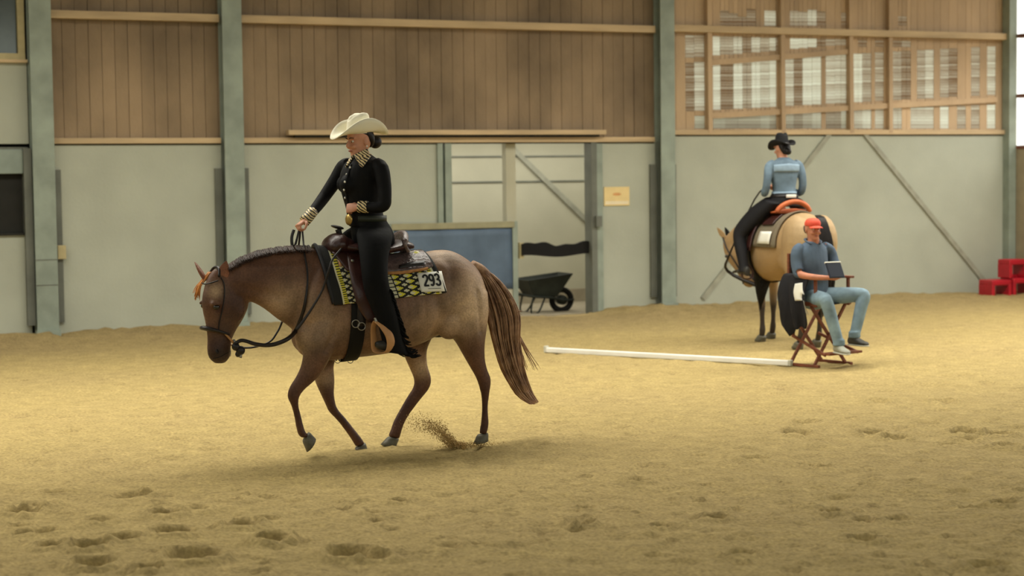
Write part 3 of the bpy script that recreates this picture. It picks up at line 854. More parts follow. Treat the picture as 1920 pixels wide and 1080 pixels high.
# hooves
def hoof(st, toe, down, r=.052, h=.075, name='hoof'):
    c = (st[-1][0] + st[-1][1]) * .5
    mk(name, hoof_geo(c, toe, down, r, h), M['hoof'], horse)
hoof(hind_near, V((-1, 0, -.25)), V((.15, 0, -1)), .046, .06)
hoof(hind_far, V((-.75, 0, -.9)), V((-.25, 0, -1)).normalized(), .047, .07)
hoof(fore_near, V((-.2, 0, -1)), V((.75, 0, -.55)), .046, .07)
hoof(fore_far, V((-.8, 0, -.3)), V((.45, 0, -1)), .047, .055)
# sheath
link('sheath', solid([ellipsoid(HP(822, 622, 0), .09, .05, .045), ellipsoid(HP(808, 626, 0), .07, .04, .03)], .01, 3), M['nostril'], horse)

# ---- hair
def strands(lines, r0, r1, n=4):
    return join(*[tube(l, [r0] + [r0 * .9] * (len(l) - 2) + [r1], n, 3) for l in lines])
rh = random.Random(5)
crest = [(424, 500), (450, 483), (482, 471.5), (518, 464.5), (552, 462), (580, 462)]
def lerp_poly(pts, t):
    f = t * (len(pts) - 1); i = min(int(f), len(pts) - 2); q = f - i
    return (pts[i][0] + (pts[i + 1][0] - pts[i][0]) * q, pts[i][1] + (pts[i + 1][1] - pts[i][1]) * q)
lines = []
for i in range(300):
    t = rh.random(); p = lerp_poly(crest, t)
    ln = rh.uniform(8, 14) * (1 - .25 * abs(t - .4))
    off = rh.uniform(-.01, .02)
    y0 = -.012 + off; a = HP(p[0], p[1] - rh.uniform(-1, 2), y0)
    b = HP(p[0] + rh.uniform(1, 5), p[1] + ln * .5, -.055 - .02 * t); c = HP(p[0] + rh.uniform(3, 9), p[1] + ln, -.082 - .03 * t)
    lines.append([a, b, c])
mane = mk('mane', strands(lines, .0055, .002), M['hair_dk'], horse)
lines = []
for i in range(46):
    a = hat_(.03 + rh.uniform(-.02, .02), rh.uniform(.01, .06), .01)
    b = hat_(.10 + rh.uniform(0, .015), rh.uniform(.04, .09), -.09); c = hat_(.115 + rh.uniform(-.01, .025), .075 + rh.uniform(-.02, .035), -.15 - rh.uniform(0, .06))
    lines.append([a, b, c])
mk('forelock', strands(lines, .004, .0015), M['forelock'], horse)
# tail: dock, then long hair swinging back
tl = [(890, 503), (912, 520), (932, 556), (945, 595), (950, 640), (962, 690), (982, 735), (1002, 756)]
tw = [5, 16, 27, 30, 24, 20, 14, 6]
lines = []
for i in range(620):
    e = rh.uniform(-1, 1); e2 = rh.gauss(0, .045)
    n_ = rh.choice((4, 5, 5, 6, 6, 7, 7, 8, 8))
    wob = rh.uniform(-3, 3)
    l_ = []
    for k in range(n_):
        x, y = tl[k]; w = tw[k]
        dx, dy = (tl[min(k + 1, 7)][0] - tl[max(k - 1, 0)][0], tl[min(k + 1, 7)][1] - tl[max(k - 1, 0)][1]); L = math.hypot(dx, dy)
        ee = e * (1 - .0 * k)
        l_.append(HP(x - dy / L * w * -ee + wob * k * .25, y - dx / L * w * ee * .6, e2 * min(1, k / 2) * 1.2))
    lines.append(l_)
for i in range(22):
    e = rh.uniform(.2, 1.0)
    l_ = [HP(930 + 25 * e, 560, rh.gauss(0, .03)), HP(945 + 24 * e, 605 + 8 * e, rh.gauss(0, .03)), HP(958 + 30 * e, 650, 0), HP(978 + 40 * e * e, 690 + rh.uniform(-6, 6), 0)]
    lines.append(l_)
for i in range(14):
    l_ = [HP(905 + rh.uniform(0, 12), 512 + rh.uniform(0, 12), 0), HP(935 + rh.uniform(-3, 6), 548, -.02), HP(955 + rh.uniform(0, 5), 575 + rh.uniform(-5, 5), 0), HP(972 + rh.uniform(0, 8), 585 + rh.uniform(-6, 8), 0)]
    lines.append(l_)
tail = mk('tail', strands(lines, .0036, .001), M['hair_red'], horse)
mk('tail_dock', tube([HP(884, 497, 0), HP(902, 508, 0), HP(918, 530, 0), HP(930, 565, 0), HP(936, 600, 0)], [.05, .058, .062, .055, .02], 12, 4, True, .8), M['hair_red'], tail)

# ================================================================== TACK ON THE ROAN
def fwd(fr, px, py):
    return fr.ri @ (CAM_P - fr.o), (fr.ri @ ray(px, py)).normalized()
def hit(fr, bvhs, px, py, off=0.0, y=-.3, step=0):
    """the point of a surface under a line of sight, lifted off it by off"""
    o, d = fwd(fr, px, py); best = None
    for b in bvhs:
        h = b.ray_cast(o, d)
        if h[0] is not None and (best is None or h[3] < best[1]): best = (h[0], h[3])
    if (best is None or abs(best[0].y - y) > .5) and step < 14:
        return hit(fr, bvhs, px, py + 2, off, y, step + 1)
    if best is None or abs(best[0].y - y) > .5:
        return o + d * ((y - o.y) / d.y) - d * off
    return best[0] - d * off
def poly_at(pts, t):
    f = max(0, min(1, t)) * (len(pts) - 1); i = min(int(f), len(pts) - 2); q = f - i
    p0, p1, p2, p3 = pts[max(i - 1, 0)], pts[i], pts[i + 1], pts[min(i + 2, len(pts) - 1)]
    r = []
    for a, b, c, d in zip(p0, p1, p2, p3):
        r.append(.5 * (2 * b + (c - a) * q + (2 * a - 5 * b + 4 * c - d) * q * q + (3 * b - a - 3 * c + d) * q ** 3))
    return tuple(r)
def patch(fr, bvhs, A, B, nu, nv, off, th, y=-.3):
    """leather piece between two edge lines lying on the surface beneath"""
    rows = []
    for i in range(nu + 1):
        a = poly_at(A, i / nu); b = poly_at(B, i / nu); row = []
        for j in range(nv + 1):
            w = j / nv
            row.append(hit(fr, bvhs, a[0] + (b[0] - a[0]) * w, a[1] + (b[1] - a[1]) * w, off, y))
        rows.append(row)
    for _ in range(2):      # even out the cloth
        r2 = [list(r) for r in rows]
        for i in range(1, nu):
            for j in range(1, nv):
                r2[i][j] = (rows[i][j] * 2 + rows[i - 1][j] + rows[i + 1][j] + rows[i][j - 1] + rows[i][j + 1]) / 6
        rows = r2
    n = (rows[1][0] - rows[0][0]).cross(rows[0][1] - rows[0][0])
    o, d = fwd(fr, *A[0])
    return sheet(rows, th if n.dot(d) < 0 else -th)

M['leather'] = mat('dark_brown_leather', (58, 30, 26), .38, .22, 8, .12, 60, spec=.5)
M['leather_tan'] = mat('tan_leather', (178, 132, 86), .5, .12, 8, spec=.4)
M['leather_blk'] = mat('black_leather', (30, 24, 22), .45, .15, 8, spec=.4)
M['skirt'] = mat('tooled_skirt_leather', (96, 78, 74), .32, .25, 26, .5, 45, spec=.6)
M['fleece'] = mat('fleece_edge', (172, 122, 74), .9, .15, 30)
M['metal'] = mat('worn_metal', (150, 146, 136), .3, .1, metal=.9)
M['card'] = mat('white_card', (226, 224, 212), .6, .02)
M['ink'] = mat('black_ink', (34, 34, 36), .6, .05)

# saddle blanket: grid wrapped round the barrel
zc = 1.12
ft, fb_ = HP(590, 462, 0).x, HP(631, 573, -.31); rt, rb_ = HP(788, 458, 0).x, HP(838, 548, -.31)
def barrel(x, al, off):
    d = V((0, -math.sin(al), math.cos(al)))
    h = HB.ray_cast(V((x, 0, zc)), d)
    return (h[0] if h[0] is not None else V((x, 0, zc)) + d * .3) + d * off
def pad_pt(u, v, off=.012):
    s = abs(v); k = s ** 1.25
    x = (ft + (fb_.x - ft) * k) * (1 - u) + (rt + (rb_.x - rt) * k) * u
    zb = fb_.z * (1 - u) + rb_.z * u
    am = math.atan2(.31, zb - zc)
    return barrel(x, am * v, off)
NU, NV = 44, 48
grid = [[pad_pt(i / NU, -1 + 2 * j / NV) for j in range(NV + 1)] for i in range(NU + 1)]
for _ in range(3):
    g2 = [list(r) for r in grid]
    for i in range(1, NU):
        for j in range(1, NV): g2[i][j] = (grid[i][j] * 2 + grid[i - 1][j] + grid[i + 1][j] + grid[i][j - 1] + grid[i][j + 1]) / 6
    grid = g2
tst = (grid[1][NV // 2] - grid[0][NV // 2]).cross(grid[0][NV // 2 + 1] - grid[0][NV // 2])
pad_geo = sheet(grid, .018 if tst.z > 0 else -.018)
pad_me = bpy.data.meshes.new('saddle_blanket'); pad_me.from_pydata([tuple(v) for v in pad_geo[0]], [], pad_geo[1])
uvp = [(i / NU, abs(-1 + 2 * j / NV)) for i in range(NU + 1) for j in range(NV + 1)] * 2
uvl = pad_me.uv_layers.new(name='weave')
li = np.empty(len(pad_me.loops), np.int32); pad_me.loops.foreach_get('vertex_index', li)
uvl.data.foreach_set('uv', np.array(uvp, np.float32)[li].ravel())
bm = bmesh.new(); bm.from_mesh(pad_me); bmesh.ops.recalc_face_normals(bm, faces=bm.faces); bm.to_mesh(pad_me); bm.free()
pad_me.polygons.foreach_set('use_smooth', [True] * len(pad_me.polygons))

def weave_mat():
    m = bpy.data.materials.new('woven_blanket'); m.use_nodes = True
    nt = m.node_tree; b = nt.nodes['Principled BSDF']; b.inputs['Roughness'].default_value = .85
    uv = nt.nodes.new('ShaderNodeUVMap'); uv.uv_map = 'weave'
    sx = nt.nodes.new('ShaderNodeSeparateXYZ'); nt.links.new(uv.outputs[0], sx.inputs[0])
    U, W = sx.outputs[0], sx.outputs[1]
    def ma(op, a, b_=None, c=None):
        n = nt.nodes.new('ShaderNodeMath'); n.operation = op
        for k, q in enumerate((a, b_, c)):
            if q is None: continue
            if isinstance(q, (int, float)): n.inputs[k].default_value = q
            else: nt.links.new(q, n.inputs[k])
        return n.outputs[0]
    def mixc(f, a, b_):
        n = nt.nodes.new('ShaderNodeMix'); n.data_type = 'RGBA'
        if isinstance(f, (int, float)): n.inputs[0].default_value = f
        else: nt.links.new(f, n.inputs[0])
        for k, q in ((6, a), (7, b_)):
            if isinstance(q, tuple): n.inputs[k].default_value = (*q, 1)
            else: nt.links.new(q, n.inputs[k])
        return n.outputs[2]
    blk, yel, crm = lin((24, 24, 22)), lin((214, 204, 62)), lin((206, 202, 168))
    tri = ma('PINGPONG', ma('MULTIPLY', W, 9.5), .5)               # stepped zigzag down the side
    tri = ma('MULTIPLY', ma('FLOOR', ma('MULTIPLY', tri, 8.0)), 1 / 8.0)
    ph = ma('FRACT', ma('ADD', ma('MULTIPLY', U, 8.0), ma('MULTIPLY', tri, 1.0)))
    z1 = ma('LESS_THAN', ph, .36)
    z2 = ma('GREATER_THAN', ph, .72)
    base = mixc(z1, crm, blk); base = mixc(z2, base, yel)
    # mirrored diamonds between
    ph2 = ma('FRACT', ma('SUBTRACT', ma('MULTIPLY', U, 8.0), ma('MULTIPLY', tri, 1.0)))
    base = mixc(ma('LESS_THAN', ph2, .30), base, blk)
    # narrow ladder bands
    def band(lo, hi): return ma('MULTIPLY', ma('GREATER_THAN', U, lo), ma('LESS_THAN', U, hi))
    lad = mixc(ma('LESS_THAN', ma('FRACT', ma('MULTIPLY', W, 15.0)), .28), crm, blk)
    fin = mixc(ma('LESS_THAN', ma('FRACT', ma('MULTIPLY', W, 26.0)), .4), yel, blk)
    base = mixc(band(.505, .555), base, lad); base = mixc(band(.465, .490), base, fin); base = mixc(band(.490, .505), base, blk); base = mixc(band(.555, .565), base, blk)
    base = mixc(band(.10, .135), base, fin); base = mixc(band(.085, .10), base, crm); base = mixc(ma('LESS_THAN', U, .085), base, blk)
    base = mixc(band(.90, .935), base, fin); base = mixc(band(.935, .955), base, crm); base = mixc(ma('GREATER_THAN', U, .955), base, blk)
    nt.links.new(base, b.inputs['Base Color'])
    return m
M['weave'] = weave_mat()
pad = root('saddle_blanket', HF, 'black, yellow and cream zigzag saddle blanket under the dark saddle', 'blanket')
link('blanket', pad_me, M['weave'], pad)
# rolled front edge
mk('front_roll', tube([(grid[0][j] + V((0, 0, .012))) for j in range(0, NV + 1, 2)], .017, 8, 2), M['ink'], pad)
PB = bvh_of(pad_me)
# number card with 293
card = root('number_card', HF, 'white start number card 293 pinned on the rear of the zigzag blanket', 'number card')
c00, c10, c11, c01 = [hit(HF, [PB], px, py, .030) for px, py in ((782, 512), (828, 508), (838, 546), (790, 547.5))]
CPX = ((782, 512), (828, 508), (838, 546), (790, 547.5))
def card_pt(u, w, off):
    q = [(CPX[0][k] * (1 - u) + CPX[1][k] * u) * (1 - w) + (CPX[3][k] * (1 - u) + CPX[2][k] * u) * w for k in (0, 1)]
    return hit(HF, [PB, HB], q[0], q[1], .014 + off)
mk('card_sheet', sheet([[card_pt(i / 8, j / 6, 0) for j in range(7)] for i in range(9)], .002), M['card'], card)
ex = (c10 - c00).normalized(); n_ = ex.cross(c00 - c01).normalized(); ey = n_.cross(ex)
if n_.y > 0: n_ = -n_
STROKES = {'2': [(0, .76), (.06, .92), (.30, 1.0), (.54, .92), (.60, .74), (.50, .54), (.24, .28), (.02, .04), (.02, .0), (.62, .0)],
           '9': [(.58, .70), (.48, .50), (.28, .44), (.08, .54), (.01, .72), (.09, .92), (.30, 1.0), (.52, .92), (.60, .70), (.58, .38), (.44, .10), (.24, .0), (.04, .10)],
           '3': [(.02, .84), (.12, .97), (.32, 1.0), (.52, .92), (.57, .76), (.48, .60), (.26, .53), (.50, .47), (.61, .28), (.52, .07), (.30, .0), (.10, .04), (.0, .18)]}
for k, chx in enumerate('293'):
    line = []
    for (sx0, sy0) in [(a_, b_) for a_, b_ in STROKES[chx]]:
        line.append((.20 + .235 * k + sx0 * .27, .68 - sy0 * .54))
    dense = [poly_at(line, q / 40) for q in range(41)]
    L3, R3 = [], []
    for q in range(41):
        a = dense[max(q - 1, 0)]; b = dense[min(q + 1, 40)]
        dx, dy = (b[0] - a[0]) * .2, (b[1] - a[1]) * .16; ll = math.hypot(dx, dy) + 1e-9
        ox, oy = -dy / ll * .0075 / .2, dx / ll * .0075 / .16
        L3.append(card_pt(dense[q][0] + ox, dense[q][1] + oy, .004)); R3.append(card_pt(dense[q][0] - ox, dense[q][1] - oy, .004))
    mk('digit', sheet([[a, b] for a, b in zip(L3, R3)], .0016), M['ink'], card, False)
l0, l1 = card_pt(.3, .84, .004), card_pt(.8, .84, .004)
mk('printed_line', beam(l0, l1, .002, .003), M['ink'], card)

# ---- saddle
ALL = [HB, PB]
sad = root('western_saddle', HF, 'dark brown leather western saddle with tan stirrups on the roan horse', 'saddle')
def both(name, geo, m, parent, smooth=True):
    mk(name, geo, m, parent, smooth); mk(name, mirror_y(geo), m, parent, smooth)
sx_ = lambda px: HP(px, 455, 0).x
sz_ = lambda py: HP(690, py, 0).z
link('seat', solid([loft([(HP(640, 450), HP(640, 474), .15), (HP(665, 455), HP(665, 476), .185), (HP(700, 459), HP(700, 478), .20), (HP(730, 455), HP(730, 474), .205), (HP(748, 448), HP(752, 470), .20), (HP(762, 452), HP(768, 468), .17)], 20, 3)], .012, 4), M['leather'], sad)
sw = link('swell', solid([ellipsoid(HP(632, 458), .095, .165, .085), ellipsoid(HP(622, 462), .07, .15, .08), ellipsoid(HP(646, 462), .08, .15, .07)], .011, 3), M['leather'], sad)
mk('horn', join(tube([HP(641, 450), HP(637, 440), HP(634, 430)], [.032, .022, .024], 12), ellipsoid(HP(632.5, 426), .052, .046, .013, rot=Matrix.Rotation(.25, 3, 'Y'))), M['leather_blk'], sad)
arc = []
for k in range(17):
    a = -1 + k / 8; q = max(0, 1 - a * a)
    arc.append(V((sx_(742) + .055 * q, a * .205, sz_(461) + (sz_(439) - sz_(461)) * q ** .7)))
ct = tube(arc, [.012] + [.026] * 15 + [.012], 10, 2)
rows = []
for p in arc:
    rows.append([p + V((0, 0, -.005)), p * .5 + V((sx_(752), p.y * .96, sz_(462))) * .5, V((sx_(755), p.y * .95, sz_(472)))])
link('cantle', solid([ct, sheet(rows, .03)], .011, 3), M['skirt'], sad)
SK = patch(HF, ALL, [(690, 466), (730, 455), (764, 452), (786, 463), (802, 480), (812, 497)], [(690, 508), (722, 511), (752, 510), (782, 506), (800, 503), (812, 499)], 16, 8, .012, .012)
both('skirt', SK, M['skirt'], sad)
both('fleece_edge', patch(HF, ALL, [(724, 511), (752, 510), (782, 506), (802, 502.5)], [(724, 515), (752, 514.5), (782, 510), (802, 506)], 8, 2, .008, .014), M['fleece'], sad)
both('strap_slot', patch(HF, ALL, [(748, 498), (770, 492), (796, 489)], [(748, 503), (770, 500), (796, 497)], 8, 2, .028, .004), M['leather_blk'], sad)
both('jockey', patch(HF, ALL, [(622, 474), (636, 490), (650, 508)], [(690, 474), (700, 490), (708, 508)], 8, 10, .024, .012), M['leather'], sad)
FL, FR_ = [(650, 476), (655, 510), (662, 545), (672, 578), (690, 604)], [(704, 470), (716, 508), (722, 545), (718, 578), (711, 604)]
fen = patch(HF, ALL, FL, FR_, 12, 6, .045, .010, -.34)
both('fender', fen, M['leather'], sad)
both('latigo', patch(HF, ALL, [(668, 500), (670, 560), (669, 612)], [(684, 500), (686, 560), (684, 612)], 10, 2, .03, .006), M['leather_blk'], sad)
both('breast_strap', patch(HF, ALL, [(625, 462), (632, 482), (636, 500)], [(629, 461), (637, 482), (641, 500)], 6, 2, .02, .008), M['leather_tan'], sad)
rows = []
for i in range(33):
    al = rad(84) + (2 * PI - 2 * rad(84)) * i / 32
    k = abs(math.sin(al))
    xc = HP(658, 660, -.1).x + (HP(675, 605, -.3).x - HP(658, 660, -.1).x) * max(0, (math.cos(al) + .9)) / .9
    rows.append([barrel(xc + q * .052, al, .008) for q in (-1, -.5, 0, .5, 1)])
tst = (rows[1][2] - rows[0][2]).cross(rows[0][3] - rows[0][2])
mk('cinch', sheet(rows, .014 if tst.y < 0 else -.014), M['black'], sad)
def ring_geo(c, r, t, nrm):
    nrm = V(nrm).normalized(); a = nrm.orthogonal().normalized(); b = nrm.cross(a)
    return tube([c + (a * math.cos(q) + b * math.sin(q)) * r for q in [2 * PI * k / 14 for k in range(15)]], t, 6, 1, False)
for sgn in (1,):
    for px, py in ((667, 607), (678, 612)):
        both('cinch_ring', ring_geo(hit(HF, ALL, px, py, .05), .028, .004, (.1, 1, 0)), M['metal'], sad)
for px in (633, 657):
    mk('belly_ring', ring_geo(HP(px, 676, -.05), .02, .003, (.2, 1, 0)), M['metal'], sad)
stp = [HP(705, 602, -.41), HP(717, 611, -.455), HP(729, 627, -.475), HP(733, 644, -.475), HP(729, 658, -.455), HP(716, 661, -.40), HP(704, 656, -.345), HP(701, 636, -.345), HP(700, 614, -.37), HP(704, 602, -.40)]
both('stirrup', tube(stp, [.02, .026, .03, .031, .03, .03, .028, .024, .02, .02], 10, 4, True, .22, up=V((1, 0, 0.1))), M['leather_tan'], sad)
both('stirrup_hanger', tube([HP(704, 596, -.40), HP(706, 604, -.41)], .016, 8), M['metal'], sad)
both('silver_concho', ellipsoid(hit(HF, ALL, 661, 489, .06), .012, .005, .012), M['metal'], sad)

# ---- bridle and reins
bri = root('bridle', HF, 'dark leather bridle with tan noseband and long looped reins on the roan', 'bridle')
def on(pts, off=.006, y=-.1): return [hit(HF, [HB], px, py, off, y) for px, py in pts]
mk('cheek_strap', tube(on([(414, 520), (420, 532), (421, 555), (416, 585), (411, 606), (410, 622)]), .0075, 8, 3, True, .6), M['leather_blk'], bri)
mk('mouth_line', tube(on([(399, 672), (410, 670), (424, 663), (432, 658)], .001), .0035, 6, 3), M['nostril'], horse)
mk('crown_strap', tube([hat_(.03, -.075, -.02), hat_(.015, -.045, .035), hat_(.01, 0, .05), hat_(.015, .045, .035), hat_(.03, .075, -.02)], .010, 8, 3), M['leather_blk'], bri)
mk('brow_strap', tube([hat_(.04, -.082, -.05), hat_(.09, -.06, -.07), hat_(.108, 0, -.08), hat_(.09, .06, -.07), hat_(.04, .082, -.05)], .005, 8, 3), M['leather_blk'], bri)
mk('noseband', tube([hat_(-.06, -.085, -.46), hat_(.035, -.078, -.43), hat_(.095, -.035, -.415), hat_(.10, .035, -.415), hat_(.035, .078, -.43), hat_(-.06, .085, -.46)], [.009, .012, .016, .016, .012, .009], 8, 3), M['leather_blk'], bri)
mk('chin_strap', tube([hat_(-.03, -.082, -.455), hat_(-.09, -.075, -.51), hat_(-.15, -.03, -.55), hat_(-.155, .03, -.55), hat_(-.09, .075, -.51), hat_(-.03, .082, -.455)], .008, 8, 3), M['leather_tan'], bri)
for sd in (-1, 1):
    mk('bit_shank', tube([hat_(-.105, sd * .075, -.50), hat_(-.13, sd * .078, -.56), hat_(-.165, sd * .08, -.60), hat_(-.16, sd * .08, -.64)], [.010, .012, .010, .012], 8, 3), M['metal'], bri)
mk('rein_knot', join(ellipsoid(HP(451, 657, -.13), .034, .03, .034), ellipsoid(HP(442, 650, -.13), .03, .03, .03), ellipsoid(HP(446, 664, -.12), .02, .02, .022)), M['leather_blk'], bri)
r1 = [(439, 646, -.13), (451, 638.6, -.14), (463, 640, -.15), (477.6, 645, -.17), (499, 647.5, -.2), (518.5, 644.5, -.22), (540, 635, -.24), (554.7, 620, -.25), (564, 599, -.24), (571.5, 570, -.21), (576, 536, -.16), (576, 507, -.13), (571, 476, -.06), (568.5, 450, .0), (567, 432, .03)]
r1p = [HP(*p) for p in r1]
for k in range(7, 13):
    h = hit(HF, [HB, PB], r1[k][0], r1[k][1], .018, -.2)
    r1p[k] = h
mk('rein', tube(r1p, [.013, .014, .014, .015, .015, .016, .016, .017, .015, .011, .008, .007, .007, .007, .007], 8, 4), M['leather_blk'], bri)
r2_ = [(556, 618, -.26), (567, 604, -.27), (586, 576, -.27), (605, 543, -.28), (617, 505, -.31), (624, 486, -.30), (640, 466, -.25)]
mk('rein', tube([HP(*p) for p in r2_], [.012, .011, .009, .008, .008, .008, .007], 8, 4), M['leather_blk'], bri)
r3_ = [(436, 650, .05), (470, 652, .14), (504, 642, .2), (518.5, 625, .22), (528, 606, .22), (545, 560, .2), (556, 500, .15), (560, 462, .08), (563, 434, .04)]
mk('rein', tube([HP(*p) for p in r3_], .0075, 8, 4), M['leather_blk'], bri)
r4_ = [(551, 431, .04), (547.5, 442, .035), (547, 453, .03), (549, 463, .02), (553, 460, .02), (557, 447, .03), (560, 433, .04)]
mk('rein_loop', tube([HP(*p) for p in r4_], [.012, .012, .012, .011, .009, .008, .007], 8, 4), M['leather_blk'], bri)

# ================================================================== PEOPLE
M['skin'] = mat('skin', (196, 140, 112), .55, .06, 20, spec=.35)
M['skin_tan'] = mat('tanned_skin', (184, 122, 94), .55, .08, 20, spec=.35)
M['shirt_blk'] = mat('black_show_shirt', (15, 15, 16), .7, .15, 8, .2, 14, spec=.15)
M['chaps'] = mat('black_chaps', (16, 16, 16), .8, .12, 6, .25, 12, spec=.12)
M['hat_felt'] = mat('cream_felt', (236, 230, 206), .85, .03, 6)
M['hair_blk'] = mat('dark_hair', (26, 20, 18), .5, .2, 30)
M['lip'] = mat('lips', (150, 84, 74), .5, .05)
M['eye_white'] = mat('eye_white', (214, 206, 196), .3, .02)
M['gold'] = mat('gold_buckle', (176, 146, 84), .3, .15, metal=.7)
M['belt'] = mat('dark_belt', (44, 48, 38), .5, .15)
M['boot'] = mat('dark_boot', (52, 50, 46), .5, .15)
M['pearl'] = mat('pearl_button', (222, 218, 204), .3, .02)
def zebra():
    m = bpy.data.materials.new('animal_print'); m.use_nodes = True
    nt = m.node_tree; b = nt.nodes['Principled BSDF']; b.inputs['Roughness'].default_value = .5
    tc = nt.nodes.new('ShaderNodeTexCoord'); w = nt.nodes.new('ShaderNodeTexWave'); w.inputs['Scale'].default_value = 17; w.inputs['Distortion'].default_value = 5; w.inputs['Detail Scale'].default_value = 1.4
    mp = nt.nodes.new('ShaderNodeMapping'); mp.inputs['Rotation'].default_value = (.3, .9, .5)
    cr = nt.nodes.new('ShaderNodeValToRGB'); cr.color_ramp.interpolation = 'CONSTANT'
    cr.color_ramp.elements[0].color = (*lin((36, 28, 22)), 1); cr.color_ramp.elements[1].position = .40; cr.color_ramp.elements[1].color = (*lin((226, 204, 152)), 1)
    nt.links.new(tc.outputs['Object'], mp.inputs[0]); nt.links.new(mp.outputs[0], w.inputs[0]); nt.links.new(w.outputs['Fac'], cr.inputs[0]); nt.links.new(cr.outputs[0], b.inputs['Base Color'])
    return m
M['zebra'] = zebra()

def human_head(O, u, s=1.0, pitch=0.0, roll=0.0):
    """closed shapes of a head; O under the ears at chin height, u the facing direction (horizontal)"""
    u = V((u[0], u[1], 0)).normalized(); v = V((0, 0, 1)).cross(u)      # v: the person's left
    cp, sp = math.cos(pitch), math.sin(pitch)
    def at(f, l, z):
        zz = z - .10
        f2 = f * cp + zz * sp; z2 = -f * sp + zz * cp
        return O + (u * f2 + v * l + V((0, 0, z2 + .10))) * s
    prof = [(-.005, .072, .03, .022), (.012, .086, .0, .040), (.03, .088, -.035, .052), (.05, .089, -.06, .058), (.08, .092, -.085, .065), (.105, .086, -.096, .070), (.125, .084, -.102, .073), (.145, .092, -.105, .075),
            (.17, .090, -.102, .075), (.20, .074, -.088, .066), (.22, .050, -.062, .05), (.235, .01, -.02, .02)]
    g = [loft([(at(f, 0, z), at(b, 0, z), w * s) for z, f, b, w in prof], 22, 3, v, .14)]
    g.append(tube([at(.086, 0, .132), at(.098, 0, .112), at(.108, 0, .092), at(.092, 0, .080)], [.009 * s, .011 * s, .014 * s, .008 * s], 8))
    for sd in (-1, 1):
        g.append(ellipsoid(at(.094, sd * .011, .086), .010 * s, .010 * s, .008 * s))
        g.append(ellipsoid(at(-.008, sd * .076, .108), .018 * s, .010 * s, .032 * s, rot=Matrix.Rotation(math.atan2(u.y, u.x), 3, 'Z')))
        g.append(ellipsoid(at(.072, sd * .036, .082), .022 * s, .022 * s, .018 * s))
        g.append(tube([at(.085, sd * .012, .142), at(.084, sd * .035, .146), at(.07, sd * .055, .140)], [.008 * s] * 3, 8))
    g.append(ellipsoid(at(.083, 0, .050), .014 * s, .022 * s, .009 * s)); g.append(ellipsoid(at(.078, 0, .018), .014 * s, .020 * s, .014 * s))
    return g, at, u, v

def face_bits(at, s, parent, brow, smile=0.0):
    for sd in (-1, 1):
        e = mk('eye', ellipsoid(at(.078, sd * .032, .122), .010 * s, .014 * s, .009 * s, 10, 8), M['eye_white'], parent)
        mk('iris', ellipsoid(at(.0865, sd * .032, .120), .0035 * s, .006 * s, .006 * s, 8, 6), M['eye'], e)
        mk('eyebrow', tube([at(.094, sd * .014, .144), at(.093, sd * .034, .150), at(.078, sd * .056, .144)], [.003 * s, .0036 * s, .002 * s], 6), brow, parent)
    mk('lips', tube([at(.088, -.024, .052), at(.0965, -.010, .054), at(.098, 0, .053), at(.0965, .010, .054), at(.088, .024, .052)], [.002 * s, .0055 * s, .006 * s, .0055 * s, .002 * s], 8), M['lip'], parent)

def hand_geo(wr, d, n, th, curl=(.5, .8, .6), s=1.0, spread=.06):
    """hand from the wrist: d along the palm, n out of the palm (fingers close towards n), th the thumb's side"""
    d = d.normalized(); n = (n - d * n.dot(d)).normalized(); t = d.cross(n)
    if t.dot(th) < 0: t = -t
    g = [loft([(wr - n * .020 * s, wr + n * .020 * s, .026 * s), (wr + d * .03 * s - n * .017 * s, wr + d * .03 * s + n * .019 * s, .036 * s), (wr + d * .065 * s - n * .014 * s, wr + d * .065 * s + n * .017 * s, .041 * s), (wr + d * .092 * s - n * .010 * s, wr + d * .092 * s + n * .010 * s, .038 * s)], 14, 3, t)]
    for k, L in enumerate((.070, .080, .074, .058)):
        off = (.030 - .020 * k)
        p = wr + d * (.078 if k in (1, 2) else .074) * s + t * (off * s)
        a = 0.0; pts = [p]; dd = d
        base = (d + t * (off * spread * 20 * .2)).normalized()
        for q, fr_ in enumerate((.45, .31, .24)):
            a += curl[q] * (1 + .06 * k)
            dirq = base * math.cos(a) + n * math.sin(a)
            p = p + dirq * (L * fr_ * s); pts.append(p)
        r = (.0088, .0090, .0088, .0078)[k] * s
        g.append(tube(pts, [r * 1.05, r, r * .92, r * .72], 8, 3))
    p0 = wr + d * .022 * s + t * .022 * s + n * .006 * s
    p1 = p0 + (d * .45 + t * .75 + n * .35).normalized() * .038 * s
    p2 = p1 + (d * .8 + t * .1 + n * .55).normalized() * .030 * s
    p3 = p2 + (d * .8 - t * .35 + n * .55).normalized() * .026 * s
    g.append(tube([p0, p1, p2, p3], [.014 * s, .0115 * s, .0098 * s, .0075 * s], 8, 3))
    return g

